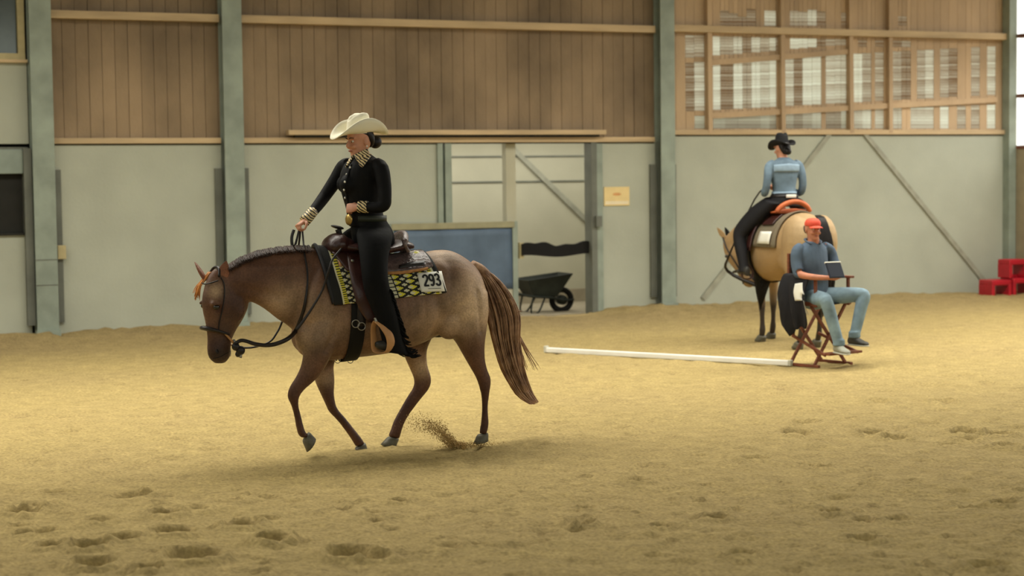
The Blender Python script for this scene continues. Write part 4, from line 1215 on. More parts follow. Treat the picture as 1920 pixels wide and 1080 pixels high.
def cowboy_hat(c, u, s, col, parent, band, curl=.095, tilt=0.0, len_=.225, wid=.165):
    u = V((u[0], u[1], 0)).normalized(); v = V((0, 0, 1)).cross(u)
    ct, st_ = math.cos(tilt), math.sin(tilt)
    def P(f, l, z): return c + (u * (f * ct + z * st_) + v * l + V((0, 0, -f * st_ + z * ct))) * s
    n = 40
    def brim(k, rr):
        a = 2 * PI * k / n; ca, sa = math.cos(a), math.sin(a)
        f = (.098 + (len_ - .098) * rr) * ca; l = (.078 + (wid - .078) * rr ** .85) * sa
        z = curl * abs(sa) ** 2.2 * rr ** 1.6 - .035 * max(0, ca) ** 2 * rr ** 1.5 - .028 * max(0, -ca) ** 3 * rr ** 1.4
        return P(f, l * (1 - .12 * abs(sa) * rr), z)
    rows = [[brim(k % n, r) for k in range(n + 1)] for r in (0, .2, .4, .6, .8, 1.0)]
    t = (rows[1][0] - rows[0][0]).cross(rows[0][1] - rows[0][0])
    g_b = sheet(rows, .006 if t.z > 0 else -.006)
    mk('hat_brim', g_b, col, parent)
    rings = []
    for z, k in ((-.004, 1.0), (.02, .99), (.055, .95), (.095, .90), (.125, .85), (.143, .75), (.150, .58), (.147, .35), (.140, .15)):
        r = []
        for j in range(n):
            a = 2 * PI * j / n; ca, sa = math.cos(a), math.sin(a)
            pinch = 1 - .16 * (z / .12) * max(0, ca) * abs(sa) * 2
            dz = 0
            if z > .11: dz = -.034 * math.exp(-((k * .080 * sa) / .026) ** 2) * ((z - .11) / .04) + .008 * (-ca) * k
            r.append(P(.100 * k * ca, .082 * k * sa * pinch, z + dz - .012 * max(0, ca) * (z / .12)))
        rings.append(r)
    mk('hat_crown', rings_geo(rings), col, parent)
    rg = []
    for z in (.004, .022):
        rg.append([P(.1025 * math.cos(2 * PI * j / n), .0845 * math.sin(2 * PI * j / n), z) for j in range(n)])
    rg2 = [[P(.099 * math.cos(2 * PI * j / n), .081 * math.sin(2 * PI * j / n), z) for j in range(n)] for z in (.022, .004)]
    mk('hat_band', rings_geo(rg + rg2 + [rg[0]], False), band, parent)

# ------------------------------------------------------------------ rider of the roan
rid = root('person', HF, 'rider in cream cowboy hat, black shirt and black fringed chaps on the roan horse', 'person')
UR = V((-math.cos(rad(14)), -math.sin(rad(14)), 0))
hd, rat, ru, rv = human_head(HP(675, 293, 0), UR, 1.0, rad(9))
t_shirt = [E(656, 425, 726, 427, 0, .155), E(652, 408, 719, 408, 0, .135), E(650, 392, 716, 392, 0, .128), E(643, 368, 717, 370, 0, .140), E(638, 345, 718, 345, 0, .158), E(640, 325, 718, 322, 0, .172), E(648, 308, 715, 306, 0, .165), E(657, 298, 704, 296, 0, .10), E(663, 291, 694, 289, 0, .062)]
arm_n = [HP(706, 309, -.12), HP(714, 317, -.185), HP(720, 345, -.22), HP(722, 372, -.245), HP(720, 385, -.245), HP(706, 389, -.22), HP(688, 388, -.17), HP(673, 388, -.135)]
rn = [.055, .062, .055, .049, .047, .043, .038, .033]
arm_f = [HP(655, 309, .11), HP(645, 314, .175), HP(630, 337, .20), HP(613, 362, .20), HP(606, 372, .19), HP(594, 388, .14), HP(582, 402, .09), HP(573, 413, .055)]
hand_n = hand_geo(HP(671, 388, -.13), HP(655, 390, -.085) - HP(671, 388, -.13), V((-.2, .85, -.3)), V((0, 0, 1)), (1.0, 1.25, .9))
hand_f = hand_geo(HP(574, 412, .055), HP(556, 424, .03) - HP(574, 412, .055), V((.35, -.1, -1)), V((-.2, -1, .2)), (.95, 1.15, .8))
leg_st = [E(674, 424, 728, 424, -.07, .07), E(669, 438, 735, 438, -.17, .10), E(671, 455, 733, 456, -.24, .105), E(675, 482, 727, 486, -.32, .09), E(679, 518, 727, 520, -.375, .085), E(684, 548, 733, 550, -.39, .078), E(695, 575, 740, 577, -.40, .072), E(706, 600, 747, 602, -.41, .068), E(714, 628, 752, 630, -.41, .066), E(719, 650, 760, 652, -.41, .07), E(722, 660, 767, 666, -.41, .072)]
hip_st = [E(664, 466, 735, 464, 0, .19), E(662, 448, 738, 448, 0, .19), E(660, 430, 733, 430, 0, .175), E(657, 412, 722, 412, 0, .142), E(655, 405, 719, 405, 0, .132)]
def shrink(st, k):
    o = []
    for a, b, w in st:
        c = (a + b) * .5; o.append((c + (a - c) * k, c + (b - c) * k, w * k))
    return o
inner_leg = loft(shrink(leg_st[:10], .72), 14, 3)
neck_g = tube([HP(677, 305, 0), HP(677, 292, 0), rat(-.015, 0, .045)], [.060, .054, .054], 14, 3)
body_r = solid([*hd, neck_g, loft(shrink(t_shirt, .84), 18, 3), loft(shrink(hip_st, .84), 18, 3), inner_leg, mirror_y(inner_leg),
                tube(arm_n[:-1] + [HP(671, 388, -.13)], [r * .78 for r in rn[:-1]] + [.026], 12, 3), tube(arm_f, [r * .78 for r in rn[:-1]] + [.026], 12, 3), *hand_n, *hand_f], .0052, 3, .5)
link('body', body_r, M['skin'], rid)
face_bits(rat, 1.0, rid, M['hair_blk'])
SHIRT = solid([loft(t_shirt, 24, 3), tube(arm_n, rn, 14, 3), tube(arm_f, rn, 14, 3), ellipsoid(HP(655, 345, -.07), .075, .065, .07), ellipsoid(HP(648, 345, .07), .07, .065, .07)], .0085, 5, .5)
shirt = link('shirt', SHIRT, M['shirt_blk'], rid)
SB = bvh_of(SHIRT)
mk('cuff', tube([HP(690, 388, -.172), HP(681, 388, -.15), HP(672, 387.5, -.13)], [.044, .045, .046], 16, 2), M['zebra'], shirt)
mk('cuff', tube([HP(587, 396, .112), HP(579, 406, .08), HP(571, 415, .055)], [.040, .042, .043], 16, 2), M['zebra'], shirt)
mk('collar', patch(HF, [SB, bvh_of(body_r)], [(664, 290), (676, 284), (690, 279), (697, 287)], [(665.5, 295), (678, 314), (688, 303), (698, 290)], 8, 6, .010, .008, 0), M['zebra'], shirt)
mk('collar', patch(HF, [SB, bvh_of(body_r)], [(664, 290), (659, 292), (656, 297)], [(660, 300), (649, 314), (651, 306)], 6, 4, .010, .008, .05), M['zebra'], shirt)
for px, py in ((656.5, 314), (650, 327), (646.5, 341), (645, 356), (647, 371)):
    mk('button', ellipsoid(hit(HF, [SB], px, py, .004, -.1), .008, .008, .009, 8, 6), M['pearl'], shirt)
mk('placket', patch(HF, [SB], [(655, 308), (647, 340), (649, 372), (652, 392)], [(660, 308), (651, 340), (652, 372), (655, 392)], 12, 2, .002, .003, -.1), M['shirt_blk'], shirt)
CH = solid([loft(leg_st, 22, 3), mirror_y(loft(leg_st, 22, 3)), loft(hip_st, 24, 3)], .010, 5, .5)
chaps = link('chaps', CH, M['chaps'], rid)
CB = bvh_of(CH)
rows = []
for i in range(33):
    a = 2 * PI * i / 32
    c = (HP(657, 410, 0) + HP(721, 409, 0)) * .5; h = (HP(655, 410, 0) - HP(722, 409, 0)) * .5
    p = c + h * math.cos(a) * 1.03 + V((0, math.sin(a) * .150, 0))
    rows.append([p + V((0, 0, -.022)), p + V((0, 0, .022))])
mk('belt', sheet(rows, .006), M['belt'], chaps)
bp = HP(654, 412, -.07)
mk('belt_buckle', ellipsoid(bp, .014, .036, .042, rot=Matrix.Rotation(.5, 3, 'Z')), M['gold'], chaps)
# fringe down the back edge of the near and far chap
fr_l = []
rf = random.Random(9)
for i in range(70):
    t = i / 69; px, py = poly_at([(731, 540), (739, 570), (746, 600), (752, 630), (762, 658)], t)
    L = rf.uniform(12, 24) * (.5 + .8 * t)
    a = HP(px - 4, py, -.40 + rf.uniform(-.02, .02)); b = HP(px + L * .45, py + L * .6, -.42 + rf.uniform(-.03, .03)); c = HP(px + L * (.6 + .5 * t * t), py + L * (1.1 - .7 * t * t), -.42 + rf.uniform(-.04, .04))
    fr_l.append([a, b, c])
for i in range(30):
    px = rf.uniform(742, 768); a = HP(px, 655 + rf.uniform(-6, 8), -.41); L = rf.uniform(12, 26)
    fr_l.append([a, HP(px + L * .5, 662 + rf.uniform(-3, 5), -.42), HP(px + L, 662 + rf.uniform(-8, 7), -.42)])
fg = strands(fr_l, .0055, .0035, 4)
both('fringe', fg, M['chaps'], chaps)
bt = join(loft([E(728, 600, 748, 604, -.41, .042), E(726, 630, 750, 632, -.41, .043), E(718, 640, 752, 646, -.41, .046)], 14, 3),
          loft([(HP(750, 640, -.41), HP(751, 660, -.41), .034), (HP(735, 640, -.41), HP(736, 659, -.41), .042), (HP(720, 638, -.41), HP(721, 658, -.41), .046), (HP(709, 639, -.41), HP(710, 655, -.41), .040), (HP(703, 642, -.41), HP(704, 651, -.41), .022)], 16, 3),
          )
bme = solid([bt], .008, 3)
link('boot', bme, M['boot'], rid)
b2 = bme.copy(); b2.transform(Matrix.Scale(-1, 4, V((0, 1, 0)))); b2.flip_normals(); link('boot', b2, M['boot'], rid)
# hair with bun
hl = [(rat(.06, 0, .20), rat(-.09, 0, .235), .07), (rat(.062, 0, .17), rat(-.112, 0, .18), .0815), (rat(.0, 0, .145), rat(-.118, 0, .14), .082), (rat(-.02, 0, .115), rat(-.116, 0, .10), .078), (rat(-.045, 0, .09), rat(-.105, 0, .07), .060), (rat(-.06, 0, .06), rat(-.085, 0, .05), .03)]
hair = link('hair', solid([loft(hl, 18, 3, rv)], .007, 3), M['hair_blk'], rid)
link('hair_bun', solid([ellipsoid(rat(-.135, 0, .085), .050, .052, .050), ellipsoid(rat(-.105, 0, .09), .03, .035, .03)], .007, 2), M['hair_blk'], hair)
mk('earring', ellipsoid(rat(-.004, .088, .072), .006, .006, .008, 8, 6), M['pearl'], rid)
cowboy_hat(rat(-.008, 0, .172), UR, 1.0, M['hat_felt'], rid, M['hat_felt'], .105, rad(4), .235, .17)

# ================================================================== THE JUDGE AND HIS CHAIR
JF = Frame(gpt(1535, 684), 0.0)
JP = JF.pix
def EJ(fx, fy, bx, by, y, w): return (JP(fx, fy, y), JP(bx, by, y), w)
M['polo'] = mat('slate_polo', (84, 100, 118), .8, .1, 8, .2, 14)
M['jeans'] = mat('blue_jeans', (124, 146, 158), .8, .18, 7, .25, 16)
M['sneaker'] = mat('grey_sneaker', (150, 150, 136), .7, .1)
M['sole'] = mat('pale_sole', (190, 188, 172), .7, .05)
M['dark_shoe'] = mat('dark_shoe', (66, 64, 58), .6, .1)
M['cap_red'] = mat('red_cap', (214, 84, 62), .7, .08)
M['grey_hair'] = mat('grey_hair', (120, 104, 92), .7, .2, 30)
M['chair_wood'] = mat('red_brown_wood', (116, 66, 46), .55, .2, 10, stretch=(1, 1, 6))
M['canvas'] = mat('black_canvas', (26, 25, 28), .85, .12, 8, .2, 20)
M['tablet'] = mat('dark_clipboard', (36, 40, 50), .4, .1)
aJ = rad(52)
fJ = V((math.cos(aJ), -math.sin(aJ), 0)); lJ = V((math.sin(aJ), math.cos(aJ), 0))
CF = Frame(JF.o, rad(90) - aJ)                 # chair frame: local -y is the way it faces
# chair
ch = root('director_chair', CF, 'tall folding director chair of red-brown wood with black canvas under the judge', 'chair')
W2, D2, SH, AH = .255, .19, .70, .93
for sx in (-1, 1):
    for sy in (-1, 1):
        mk('arm_post', beam((sx * W2, sy * D2, SH - .06), (sx * W2, sy * D2, AH if sy < 0 else 1.20), .03, .03, V((0, 1, 0)), .004), M['chair_wood'], ch, False)
    mk('armrest', box(sx * W2 - .035, sx * W2 + .035, -D2 - .06, D2 + .06, AH, AH + .025, .006), M['chair_wood'], ch, False)
    mk('seat_rail', box(sx * W2 - .02, sx * W2 + .02, -D2 - .03, D2 + .03, SH - .05, SH - .005, .004), M['chair_wood'], ch, False)
    mk('floor_rail', box(sx * W2 - .02, sx * W2 + .02, -D2 - .05, D2 + .05, .0, .03, .004), M['chair_wood'], ch, False)
for sy in (-1, 1):
    y = sy * (D2 - .02)
    mk('cross_leg', beam((-W2, y, .02), (W2, y + .02, SH - .05), .035, .022, V((0, 1, 0)), .004), M['chair_wood'], ch, False)
    mk('cross_leg', beam((W2, y + .022, .02), (-W2, y + .044, SH - .05), .035, .022, V((0, 1, 0)), .004), M['chair_wood'], ch, False)
mk('footrest', box(-W2, W2, -D2 - .20, -D2 - .08, .14, .165, .004), M['chair_wood'], ch, False)
for sx in (-1, 1): mk('footrest_arm', beam((sx * W2, -D2 - .14, .14), (sx * W2 * .8, D2, .32), .025, .03, V((0, 0, 1)), .003), M['chair_wood'], ch, False)
rows = [[V((-W2 + 2 * W2 * i / 10, -D2 + 2 * D2 * j / 4, SH - .005 - .035 * (1 - (2 * i / 10 - 1) ** 2))) for j in range(5)] for i in range(11)]
mk('seat_sling', sheet(rows, -.006), M['canvas'], ch)
rows = [[V((-W2 + 2 * W2 * i / 10, D2 + .02 + .04 * (1 - (2 * i / 10 - 1) ** 2), .98 + .22 * j / 3)) for j in range(4)] for i in range(11)]
mk('back_sling', sheet(rows, .006), M['canvas'], ch)
# jacket hanging on the chair's arm
jk = root('jacket', CF, 'black jacket with a white patch hanging over the left side of the tall chair', 'jacket')
rows = []
for i in range(13):
    row = []
    for j in range(15):
        w = j / 14
        y = -.16 + .40 * i / 12
        z = AH + .035 - .50 * w - (.06 * math.sin(i * .9) * w) - (.10 if 3 < i < 9 else 0) * w * w
        row.append(V((-W2 - .045 - .035 * math.sin(i * 1.3 + w * 2) * w - .03 * w - (.04 * math.sin(w * PI)), y + .02 * math.sin(w * 5 + i), z)))
    rows.append([V((-W2 + .045, rows and row[0].y or row[0].y, AH + .03)), V((-W2 - .0, row[0].y, AH + .045))] + row)
jm = solid([sheet(rows, .018)], .009, 4)
link('jacket_cloth', jm, M['canvas'], jk)
JB = bvh_of(jm)
JKF = CF
mk('patch_label', patch(CF, [JB], [(1491, 532), (1488, 548), (1491, 564)], [(1505, 530), (1506, 547), (1516, 563)], 8, 5, .006, .004, CF.local(JF.world(JP(1500, 548, -.1))).y), M['card'], jk)
mk('cord_end', tube([CF.local(JF.world(JP(1490, 598, -.05))), CF.local(JF.world(JP(1488, 618, -.05))), CF.local(JF.world(JP(1489, 630, -.05)))], [.014, .018, .008], 8), M['chair_wood'], jk)

jud = root('person', JF, 'seated judge in red cap, slate polo shirt and blue jeans holding a dark clipboard', 'person')
UJ = V((.30, -.95, 0))
jh, jat, ju, jv = human_head(JP(1524, 450, -.06), UJ, 1.0, rad(4))
jt = [(JP(1524, 566, 0) + fJ * .13, JP(1524, 566, 0) - fJ * .14, .185), (JP(1523, 545, 0) + fJ * .15, JP(1523, 545, 0) - fJ * .13, .185), (JP(1522, 520, 0) + fJ * .16, JP(1522, 520, 0) - fJ * .12, .18), (JP(1522, 492, -.02) + fJ * .145, JP(1522, 492, -.02) - fJ * .11, .19),
      (JP(1523, 472, -.03) + fJ * .115, JP(1523, 472, -.03) - fJ * .105, .195), (JP(1524, 459, -.04) + fJ * .08, JP(1524, 459, -.04) - fJ * .09, .15), (JP(1525, 452, -.05) + fJ * .06, JP(1525, 452, -.05) - fJ * .065, .075)]
ar = [JP(1502, 463, -.10), JP(1494, 472, -.14), JP(1493, 492, -.16), JP(1497, 511, -.19), JP(1508, 517, -.26), JP(1530, 520, -.36), JP(1554, 521, -.42)]
arr = [.055, .062, .056, .050, .044, .038, .028]
al_ = [JP(1545, 462, .07), JP(1556, 470, .12), JP(1563, 490, .10), JP(1569, 507, .04), JP(1572, 514, -.10), JP(1572, 518, -.24), JP(1571, 520, -.34)]
hr = hand_geo(JP(1554, 521, -.42), V((1, .05, -.05)), V((0, .6, .8)), V((0, -.3, 1)), (.5, .7, .5))
hl_ = hand_geo(JP(1571, 520, -.34), V((-.1, -1, .0)), V((-.5, .1, .8)), V((-.8, 0, .4)), (.5, .7, .5))
def legJ(hip, k1, k2, an, rr): return tube([hip, hip + (k1 - hip) * .5 + V((0, 0, .01)), k1, k2, k1 + (an - k1) * .5, an], rr, 16, 3)
RH, RK, RA = JP(1514, 558, -.05), JP(1549, 562, -.44), JP(1573, 645, -.46)
LH, LK, LA = JP(1538, 556, .05), JP(1620, 552, -.14), JP(1602, 630, -.24)
def jl(h, k, a, s): return tube([h, h.lerp(k, .5), h.lerp(k, .9), k + V((0, 0, -.02)), k.lerp(a, .25), k.lerp(a, .6), a], [.098 * s, .090 * s, .075 * s, .070 * s, .068 * s, .062 * s, .055 * s], 16, 3)
jb = solid([*jh, tube([JP(1525, 458, -.05), JP(1525, 448, -.06), jat(-.01, 0, .05)], [.066, .062, .06], 14, 3), loft([(a.lerp(b, .08), b.lerp(a, .08), w * .86) for a, b, w in jt], 18, 3, lJ), tube(ar, [r * .84 for r in arr], 12, 3), tube(al_, [r * .84 for r in arr], 12, 3), jl(RH, RK, RA, .78), jl(LH, LK, LA, .78), *hr, *hl_], .0056, 3, .5)
link('body', jb, M['skin_tan'], jud)
face_bits(jat, 1.0, jud, M['grey_hair'])
link('polo_shirt', solid([loft(jt, 22, 3, lJ), tube(ar[:4] + [ar[3].lerp(ar[4], .2)], [.055, .062, .060, .060, .060], 14, 3), tube(al_[:4] + [al_[3].lerp(al_[4], .2)], [.055, .062, .060, .060, .060], 14, 3)], .009, 5), M['polo'], jud)
mk('collar', tube([jat(.075, -.05, -.035), jat(.05, -.075, -.02), jat(-.04, -.07, .0), jat(-.075, 0, .005), jat(-.04, .07, .0), jat(.05, .075, -.02), jat(.075, .05, -.035)], .016, 8, 3, True, .6), M['polo'], jud)
hipJ = ellipsoid(JP(1526, 560, 0), .17, .17, .12)
link('jeans', solid([jl(RH, RK, RA, 1.0), jl(LH, LK, LA, 1.0), hipJ, tube([RA + V((0, 0, .05)), RA + V((0, 0, -.02))], [.062, .066], 14), tube([LA + V((0, 0, .05)), LA + V((0, 0, -.02))], [.062, .066], 14)], .009, 5), M['jeans'], jud)
def shoe(an, d, m, parent):
    d = V((d[0], d[1], 0)).normalized(); s = V((-d.y, d.x, 0)); z0 = an.z - .085
    def q(f, z): return V((an.x, an.y, 0)) + d * f + V((0, 0, z))
    g = solid([loft([(q(-.07, z0 + .10), q(-.075, z0 + .012), .034), (q(-.02, z0 + .125), q(-.02, z0 + .012), .042), (q(.05, z0 + .095), q(.05, z0 + .012), .044), (q(.12, z0 + .065), q(.12, z0 + .012), .050), (q(.17, z0 + .055), q(.17, z0 + .012), .042), (q(.195, z0 + .035), q(.195, z0 + .015), .02)], 16, 3, s), tube([q(-.03, z0 + .09), an + V((0, 0, .03))], [.05, .048], 12)], .008, 3)
    o = link('shoe', g, m, parent)
    mk('sole', loft([(q(-.078, z0 + .02), q(-.078, z0), .030), (q(-.04, z0 + .022), q(-.04, z0), .042), (q(.05, z0 + .022), q(.05, z0), .042), (q(.12, z0 + .022), q(.12, z0), .053), (q(.18, z0 + .02), q(.18, z0 + .002), .042), (q(.20, z0 + .018), q(.20, z0 + .006), .015)], 16, 3, s), M['sole'], o)
shoe(RA + V((0, 0, -.02)), V((.35, -1, 0)), M['sneaker'], jud); shoe(LA + V((0, 0, -.02)), V((.55, -.8, 0)), M['dark_shoe'], jud)
# cap with visor, hair at the sides
cap = link('cap', solid([loft([(jat(.088, 0, .150), jat(-.108, 0, .150), .082), (jat(.092, 0, .18), jat(-.108, 0, .18), .082), (jat(.080, 0, .208), jat(-.09, 0, .208), .072), (jat(.05, 0, .228), jat(-.06, 0, .228), .05), (jat(.0, 0, .236), jat(-.01, 0, .236), .012)], 20, 3, jv)], .007, 3), M['cap_red'], jud)
rows = []
for i in range(13):
    a = -1 + i / 6
    rows.append([jat(.085 - .03 * a * a + L * (.085 - .05 * a * a), a * .075, .158 - L * .012 - .012 * a * a) for L in (0, .35, .7, 1)])
mk('cap_visor', sheet(rows, .005), M['cap_red'], cap)
link('hair', solid([loft([(jat(-.01, 0, .15), jat(-.108, 0, .15), .079), (jat(-.03, 0, .11), jat(-.110, 0, .10), .076), (jat(-.05, 0, .07), jat(-.095, 0, .06), .055)], 16, 3, jv)], .008, 2), M['grey_hair'], jud)
# clipboard
cb = root('clipboard', JF, 'dark clipboard held in the hands of the seated judge', 'clipboard')
p = JP(1566, 508, -.46)
rot = Matrix.Rotation(rad(20), 3, 'Z') @ Matrix.Rotation(rad(58), 3, 'X')
def cx(g): return [p + rot @ V(v) for v in g[0]], g[1]
mk('board', cx(box(-.09, .09, -.085, .10, -.006, .006, .003)), M['tablet'], cb, False)
mk('paper', cx(box(-.08, .08, -.075, .095, .006, .009)), M['tablet'], cb, False)
mk('clip', cx(box(-.095, .095, .095, .107, -.008, .012, .002)), M['card'], cb, False)

# ================================================================== THE BUCKSKIN AND ITS RIDER
H2 = Frame((3.283, 21.80, 0), rad(-70))
S2 = 1.06
def sc2(st): return [(V(((a.x - .33) * S2, a.y * S2, a.z * S2)), V(((b.x - .33) * S2, b.y * S2, b.z * S2)), w * S2 * 1.06) for a, b, w in st]
def fore2(x, y, sw=0.0):
    S = [(1.02, -.10, .16, .10), (.92, -.10, .12, .09), (.78, -.075, .07, .072), (.62, -.055, .05, .055), (.52, -.055, .045, .050), (.46, -.045, .045, .046), (.36, -.03, .035, .034), (.24, -.028, .032, .032), (.16, -.04, .035, .040), (.10, -.055, .02, .036), (.075, -.06, .012, .036)]
    return loft([(V((x + f + sw * (1 - z), y, z)), V((x + b + sw * (1 - z), y, z)), w) for z, f, b, w in S], 16, 3), V((x - .02 + sw, y, .085))
def hind2(x, y, sw=0.0):
    S = [(1.15, -.26, .20, .15), (.98, -.24, .17, .14), (.84, -.17, .14, .105), (.70, -.06, .13, .07), (.60, .01, .135, .052), (.54, .04, .13, .048), (.46, .045, .11, .042), (.34, .04, .095, .034), (.22, .035, .09, .034), (.16, .02, .085, .042), (.10, .0, .06, .038), (.075, -.01, .05, .036)]
    return loft([(V((x + f + sw * (1 - z), y, z)), V((x + b + sw * (1 - z), y, z)), w) for z, f, b, w in S], 16, 3), V((x + .02 + sw, y, .085))
nk2 = [(V((-.42, 0, 1.64)), V((-.72, 0, 1.0)), .20), (V((-.55, 0, 1.64)), V((-.82, 0, 1.08)), .17), (V((-.75, -.01, 1.58)), V((-.92, -.01, 1.14)), .135), (V((-.95, -.05, 1.48)), V((-1.03, -.05, 1.12)), .11), (V((-1.12, -.11, 1.36)), V((-1.12, -.11, 1.07)), .09), (V((-1.23, -.14, 1.27)), V((-1.19, -.14, 1.05)), .07)]
hg2, hat2, hu2, hv2 = head_geo(V((-1.22, -.15, 1.24)), rad(30), 1.05, rad(-28))
f1, fh1 = fore2(-.37, -.13, .06); f2_, fh2 = fore2(-.56, .16, -.04); h1, hh1 = hind2(.62, -.17, .03); h2_, hh2 = hind2(.50, .17, -.03)
me2 = solid([loft(sc2(torso), 26, 4, egg=.08), loft(nk2, 22, 4), *hg2, f1, f2_, h1, h2_,
             ellipsoid(V((.60, -.17, 1.25)), .24, .16, .32), ellipsoid(V((.60, .17, 1.25)), .24, .16, .32), ellipsoid(V((.42, -.2, 1.1)), .16, .1, .2), ellipsoid(V((.42, .2, 1.1)), .16, .1, .2), ellipsoid(V((-.50, -.14, 1.2)), .18, .10, .28), ellipsoid(V((-.50, .14, 1.2)), .18, .10, .28)], .016, 6, .5)
def coat_buck(co):
    base = np.array(lin((160, 130, 92))); pale = np.array(lin((184, 160, 122))); blk = np.array(lin((46, 40, 36)))
    z = co[:, 2]; x = co[:, 0]
    pl = np.clip(.2 + .5 * box_w(x, .4, 1.0), 0, 1)[:, None]
    c = base * (1 - pl) + pale * pl
    k = box_w(-z, -.70, -.42)[:, None] * .95
    return c * (1 - k) + blk * k
paint(me2, coat_buck)
M['coat2'] = attr_mat('buckskin_coat', 'coat', .6, .06, 60, .07, 5, .25, .1)
B2 = bvh_of(me2)
hs2 = root('horse', H2, 'buckskin horse with dark legs walking away behind the seated judge', 'horse')
link('body', me2, M['coat2'], hs2)
for sd in (-1, 1):
    b = hat2(-.01, sd * .05, .0)
    mk('ear', ear_geo(b, hat2(.01, sd * .085, .17), .036, hv2 * sd), M['coat2'], hs2)
    paint(hs2.children[-1].data, coat_buck)
    mk('eye', ellipsoid(hat2(.054, sd * .098, -.212), .026, .018, .021), M['eye'], hs2)
    mk('nostril', ellipsoid(hat2(.02, sd * .064, -.60), .014, .008, .02), M['nostril'], hs2)
for c in (fh1, fh2, hh1, hh2):
    mk('hoof', hoof_geo(c, V((-1, 0, 0)), V((-.25, 0, -1)), .058, .085), M['hoof'], hs2)
ln2 = []
for i in range(150):
    y = rh.uniform(-.03, .03)
    e = rh.uniform(-1, 1)
    ln2.append([V((.80, y, 1.56)), V((.90, y * 1.6, 1.52)), V((.97, e * .07, 1.36)), V((.98, e * .11, 1.1)), V((.96 + rh.uniform(-.03, .03), e * .12, .8)), V((.95, e * .08, rh.uniform(.38, .6)))])
mk('tail', strands(ln2, .010, .003), M['hair_blk'], hs2)
ln2 = []
for i in range(120):
    t = rh.random(); p0 = V((-.5 - .68 * t, -.0 - .05 * t, 1.655 - .30 * t ** 1.5))
    ln2.append([p0, p0 + V((0, .07 + .03 * t, -.03)), p0 + V((rh.uniform(-.03, .03), .13, -.18 - rh.uniform(0, .1)))])
mk('mane', strands(ln2, .008, .003), M['hair_blk'], hs2)
# blanket, saddle and card of the buckskin
M['stripe'] = mat('striped_blanket', (170, 160, 132), .85, .35, 1.0, stretch=(26, 1, 1), c2=(110, 96, 78))
M['orange_leather'] = mat('light_orange_leather', (196, 104, 62), .5, .12, 8)
def barrel2(x, al, off):
    d = V((0, -math.sin(al), math.cos(al))); h = B2.ray_cast(V((x, 0, 1.2)), d)
    return (h[0] if h[0] is not None else V((x, 0, 1.2)) + d * .33) + d * off
g3 = [[barrel2(-.45 + .85 * i / 14 + .0 * j, -1.62 + 3.24 * j / 28, .014) for j in range(29)] for i in range(15)]
bk2 = root('saddle_blanket', H2, 'grey and cream striped saddle blanket on the buckskin horse', 'blanket')
tst = (g3[1][14] - g3[0][14]).cross(g3[0][15] - g3[0][14])
mk('blanket', sheet(g3, .02 if tst.z > 0 else -.02), M['stripe'], bk2)
sd2 = root('western_saddle', H2, 'orange-brown western saddle under the rider in the blue denim jacket', 'saddle')
zs = barrel2(0, 0, 0).z
link('seat', solid([loft([(V((-.26, 0, zs + .10)), V((-.26, 0, zs + .03)), .16), (V((-.1, 0, zs + .07)), V((-.1, 0, zs + .03)), .2), (V((.08, 0, zs + .08)), V((.08, 0, zs + .03)), .22), (V((.2, 0, zs + .10)), V((.2, 0, zs + .03)), .21)], 18, 3), ellipsoid(V((-.26, 0, zs + .07)), .09, .17, .09)], .013, 3), M['orange_leather'], sd2)
arc = [V((.22 + .04 * (1 - a * a), a * .22, zs + .06 + .12 * max(0, 1 - a * a) ** .7)) for a in [-1 + k / 8 for k in range(17)]]
mk('cantle', tube(arc, .03, 10, 2), M['orange_leather'], sd2)
mk('horn', tube([V((-.3, 0, zs + .12)), V((-.32, 0, zs + .2)), V((-.33, 0, zs + .215))], [.024, .022, .045], 12), M['orange_leather'], sd2)
for s in (-1, 1):
    g4 = [[barrel2(-.05 + .30 * i / 8, s * (.40 + .45 * j / 8), .045) for j in range(9)] for i in range(9)]
    mk('skirt', sheet(g4, .012 * (-s)), M['leather'], sd2)
    g4 = [[barrel2(-.30 + .18 * i / 5, s * (.5 + 1.25 * j / 8), .06) for j in range(9)] for i in range(6)]
    mk('fender', sheet(g4, .012 * (-s)), M['leather'], sd2)
    sp = [V((-.2, s * .40, .98)), V((-.18, s * .47, .94)), V((-.18, s * .48, .86)), V((-.18, s * .46, .80)), V((-.18, s * .36, .80)), V((-.18, s * .34, .88)), V((-.2, s * .40, .98))]
    mk('stirrup', tube(sp, .03, 8, 3, True, .3, up=V((1, 0, 0))), M['leather'], sd2)
gc = [[barrel2(.02 + .30 * i / 4, 1.10 + .40 * j / 4, .055) for j in range(5)] for i in range(5)]
nc2 = root('number_card', H2, 'pale number card on the flank of the buckskin horse', 'number card')
mk('card_sheet', sheet(gc, .003), M['card'], nc2)
rows = []
for i in range(33):
    al = 1.5 + (2 * PI - 3.0) * i / 32
    rows.append([barrel2(-.32 + q * .05, al, .01) for q in (-1, 0, 1)])
mk('cinch', sheet(rows, .014), M['black'], sd2)
br2 = root('bridle', H2, 'dark bridle and hanging reins on the buckskin horse', 'bridle')
mk('cheek_strap', tube([hat2(.01, -.06, .03), hat2(.0, -.105, -.12), hat2(-.02, -.108, -.28), hat2(-.03, -.088, -.46)], .010, 8, 3), M['leather_blk'], br2)
mk('noseband', tube([hat2(-.06, -.09, -.46), hat2(.035, -.082, -.43), hat2(.10, -.035, -.415), hat2(.10, .035, -.415), hat2(.035, .082, -.43)], .012, 8, 3), M['leather_blk'], br2)
mk('rein', tube([hat2(-.12, -.08, -.56), hat2(-.2, -.12, -.75), V((-1.0, -.26, .85)), V((-.75, -.34, 1.1)), V((-.45, -.16, 1.75)), V((-.28, -.06, 1.92))], [.018, .03, .02, .012, .01, .01], 8, 4), M['leather_blk'], br2)

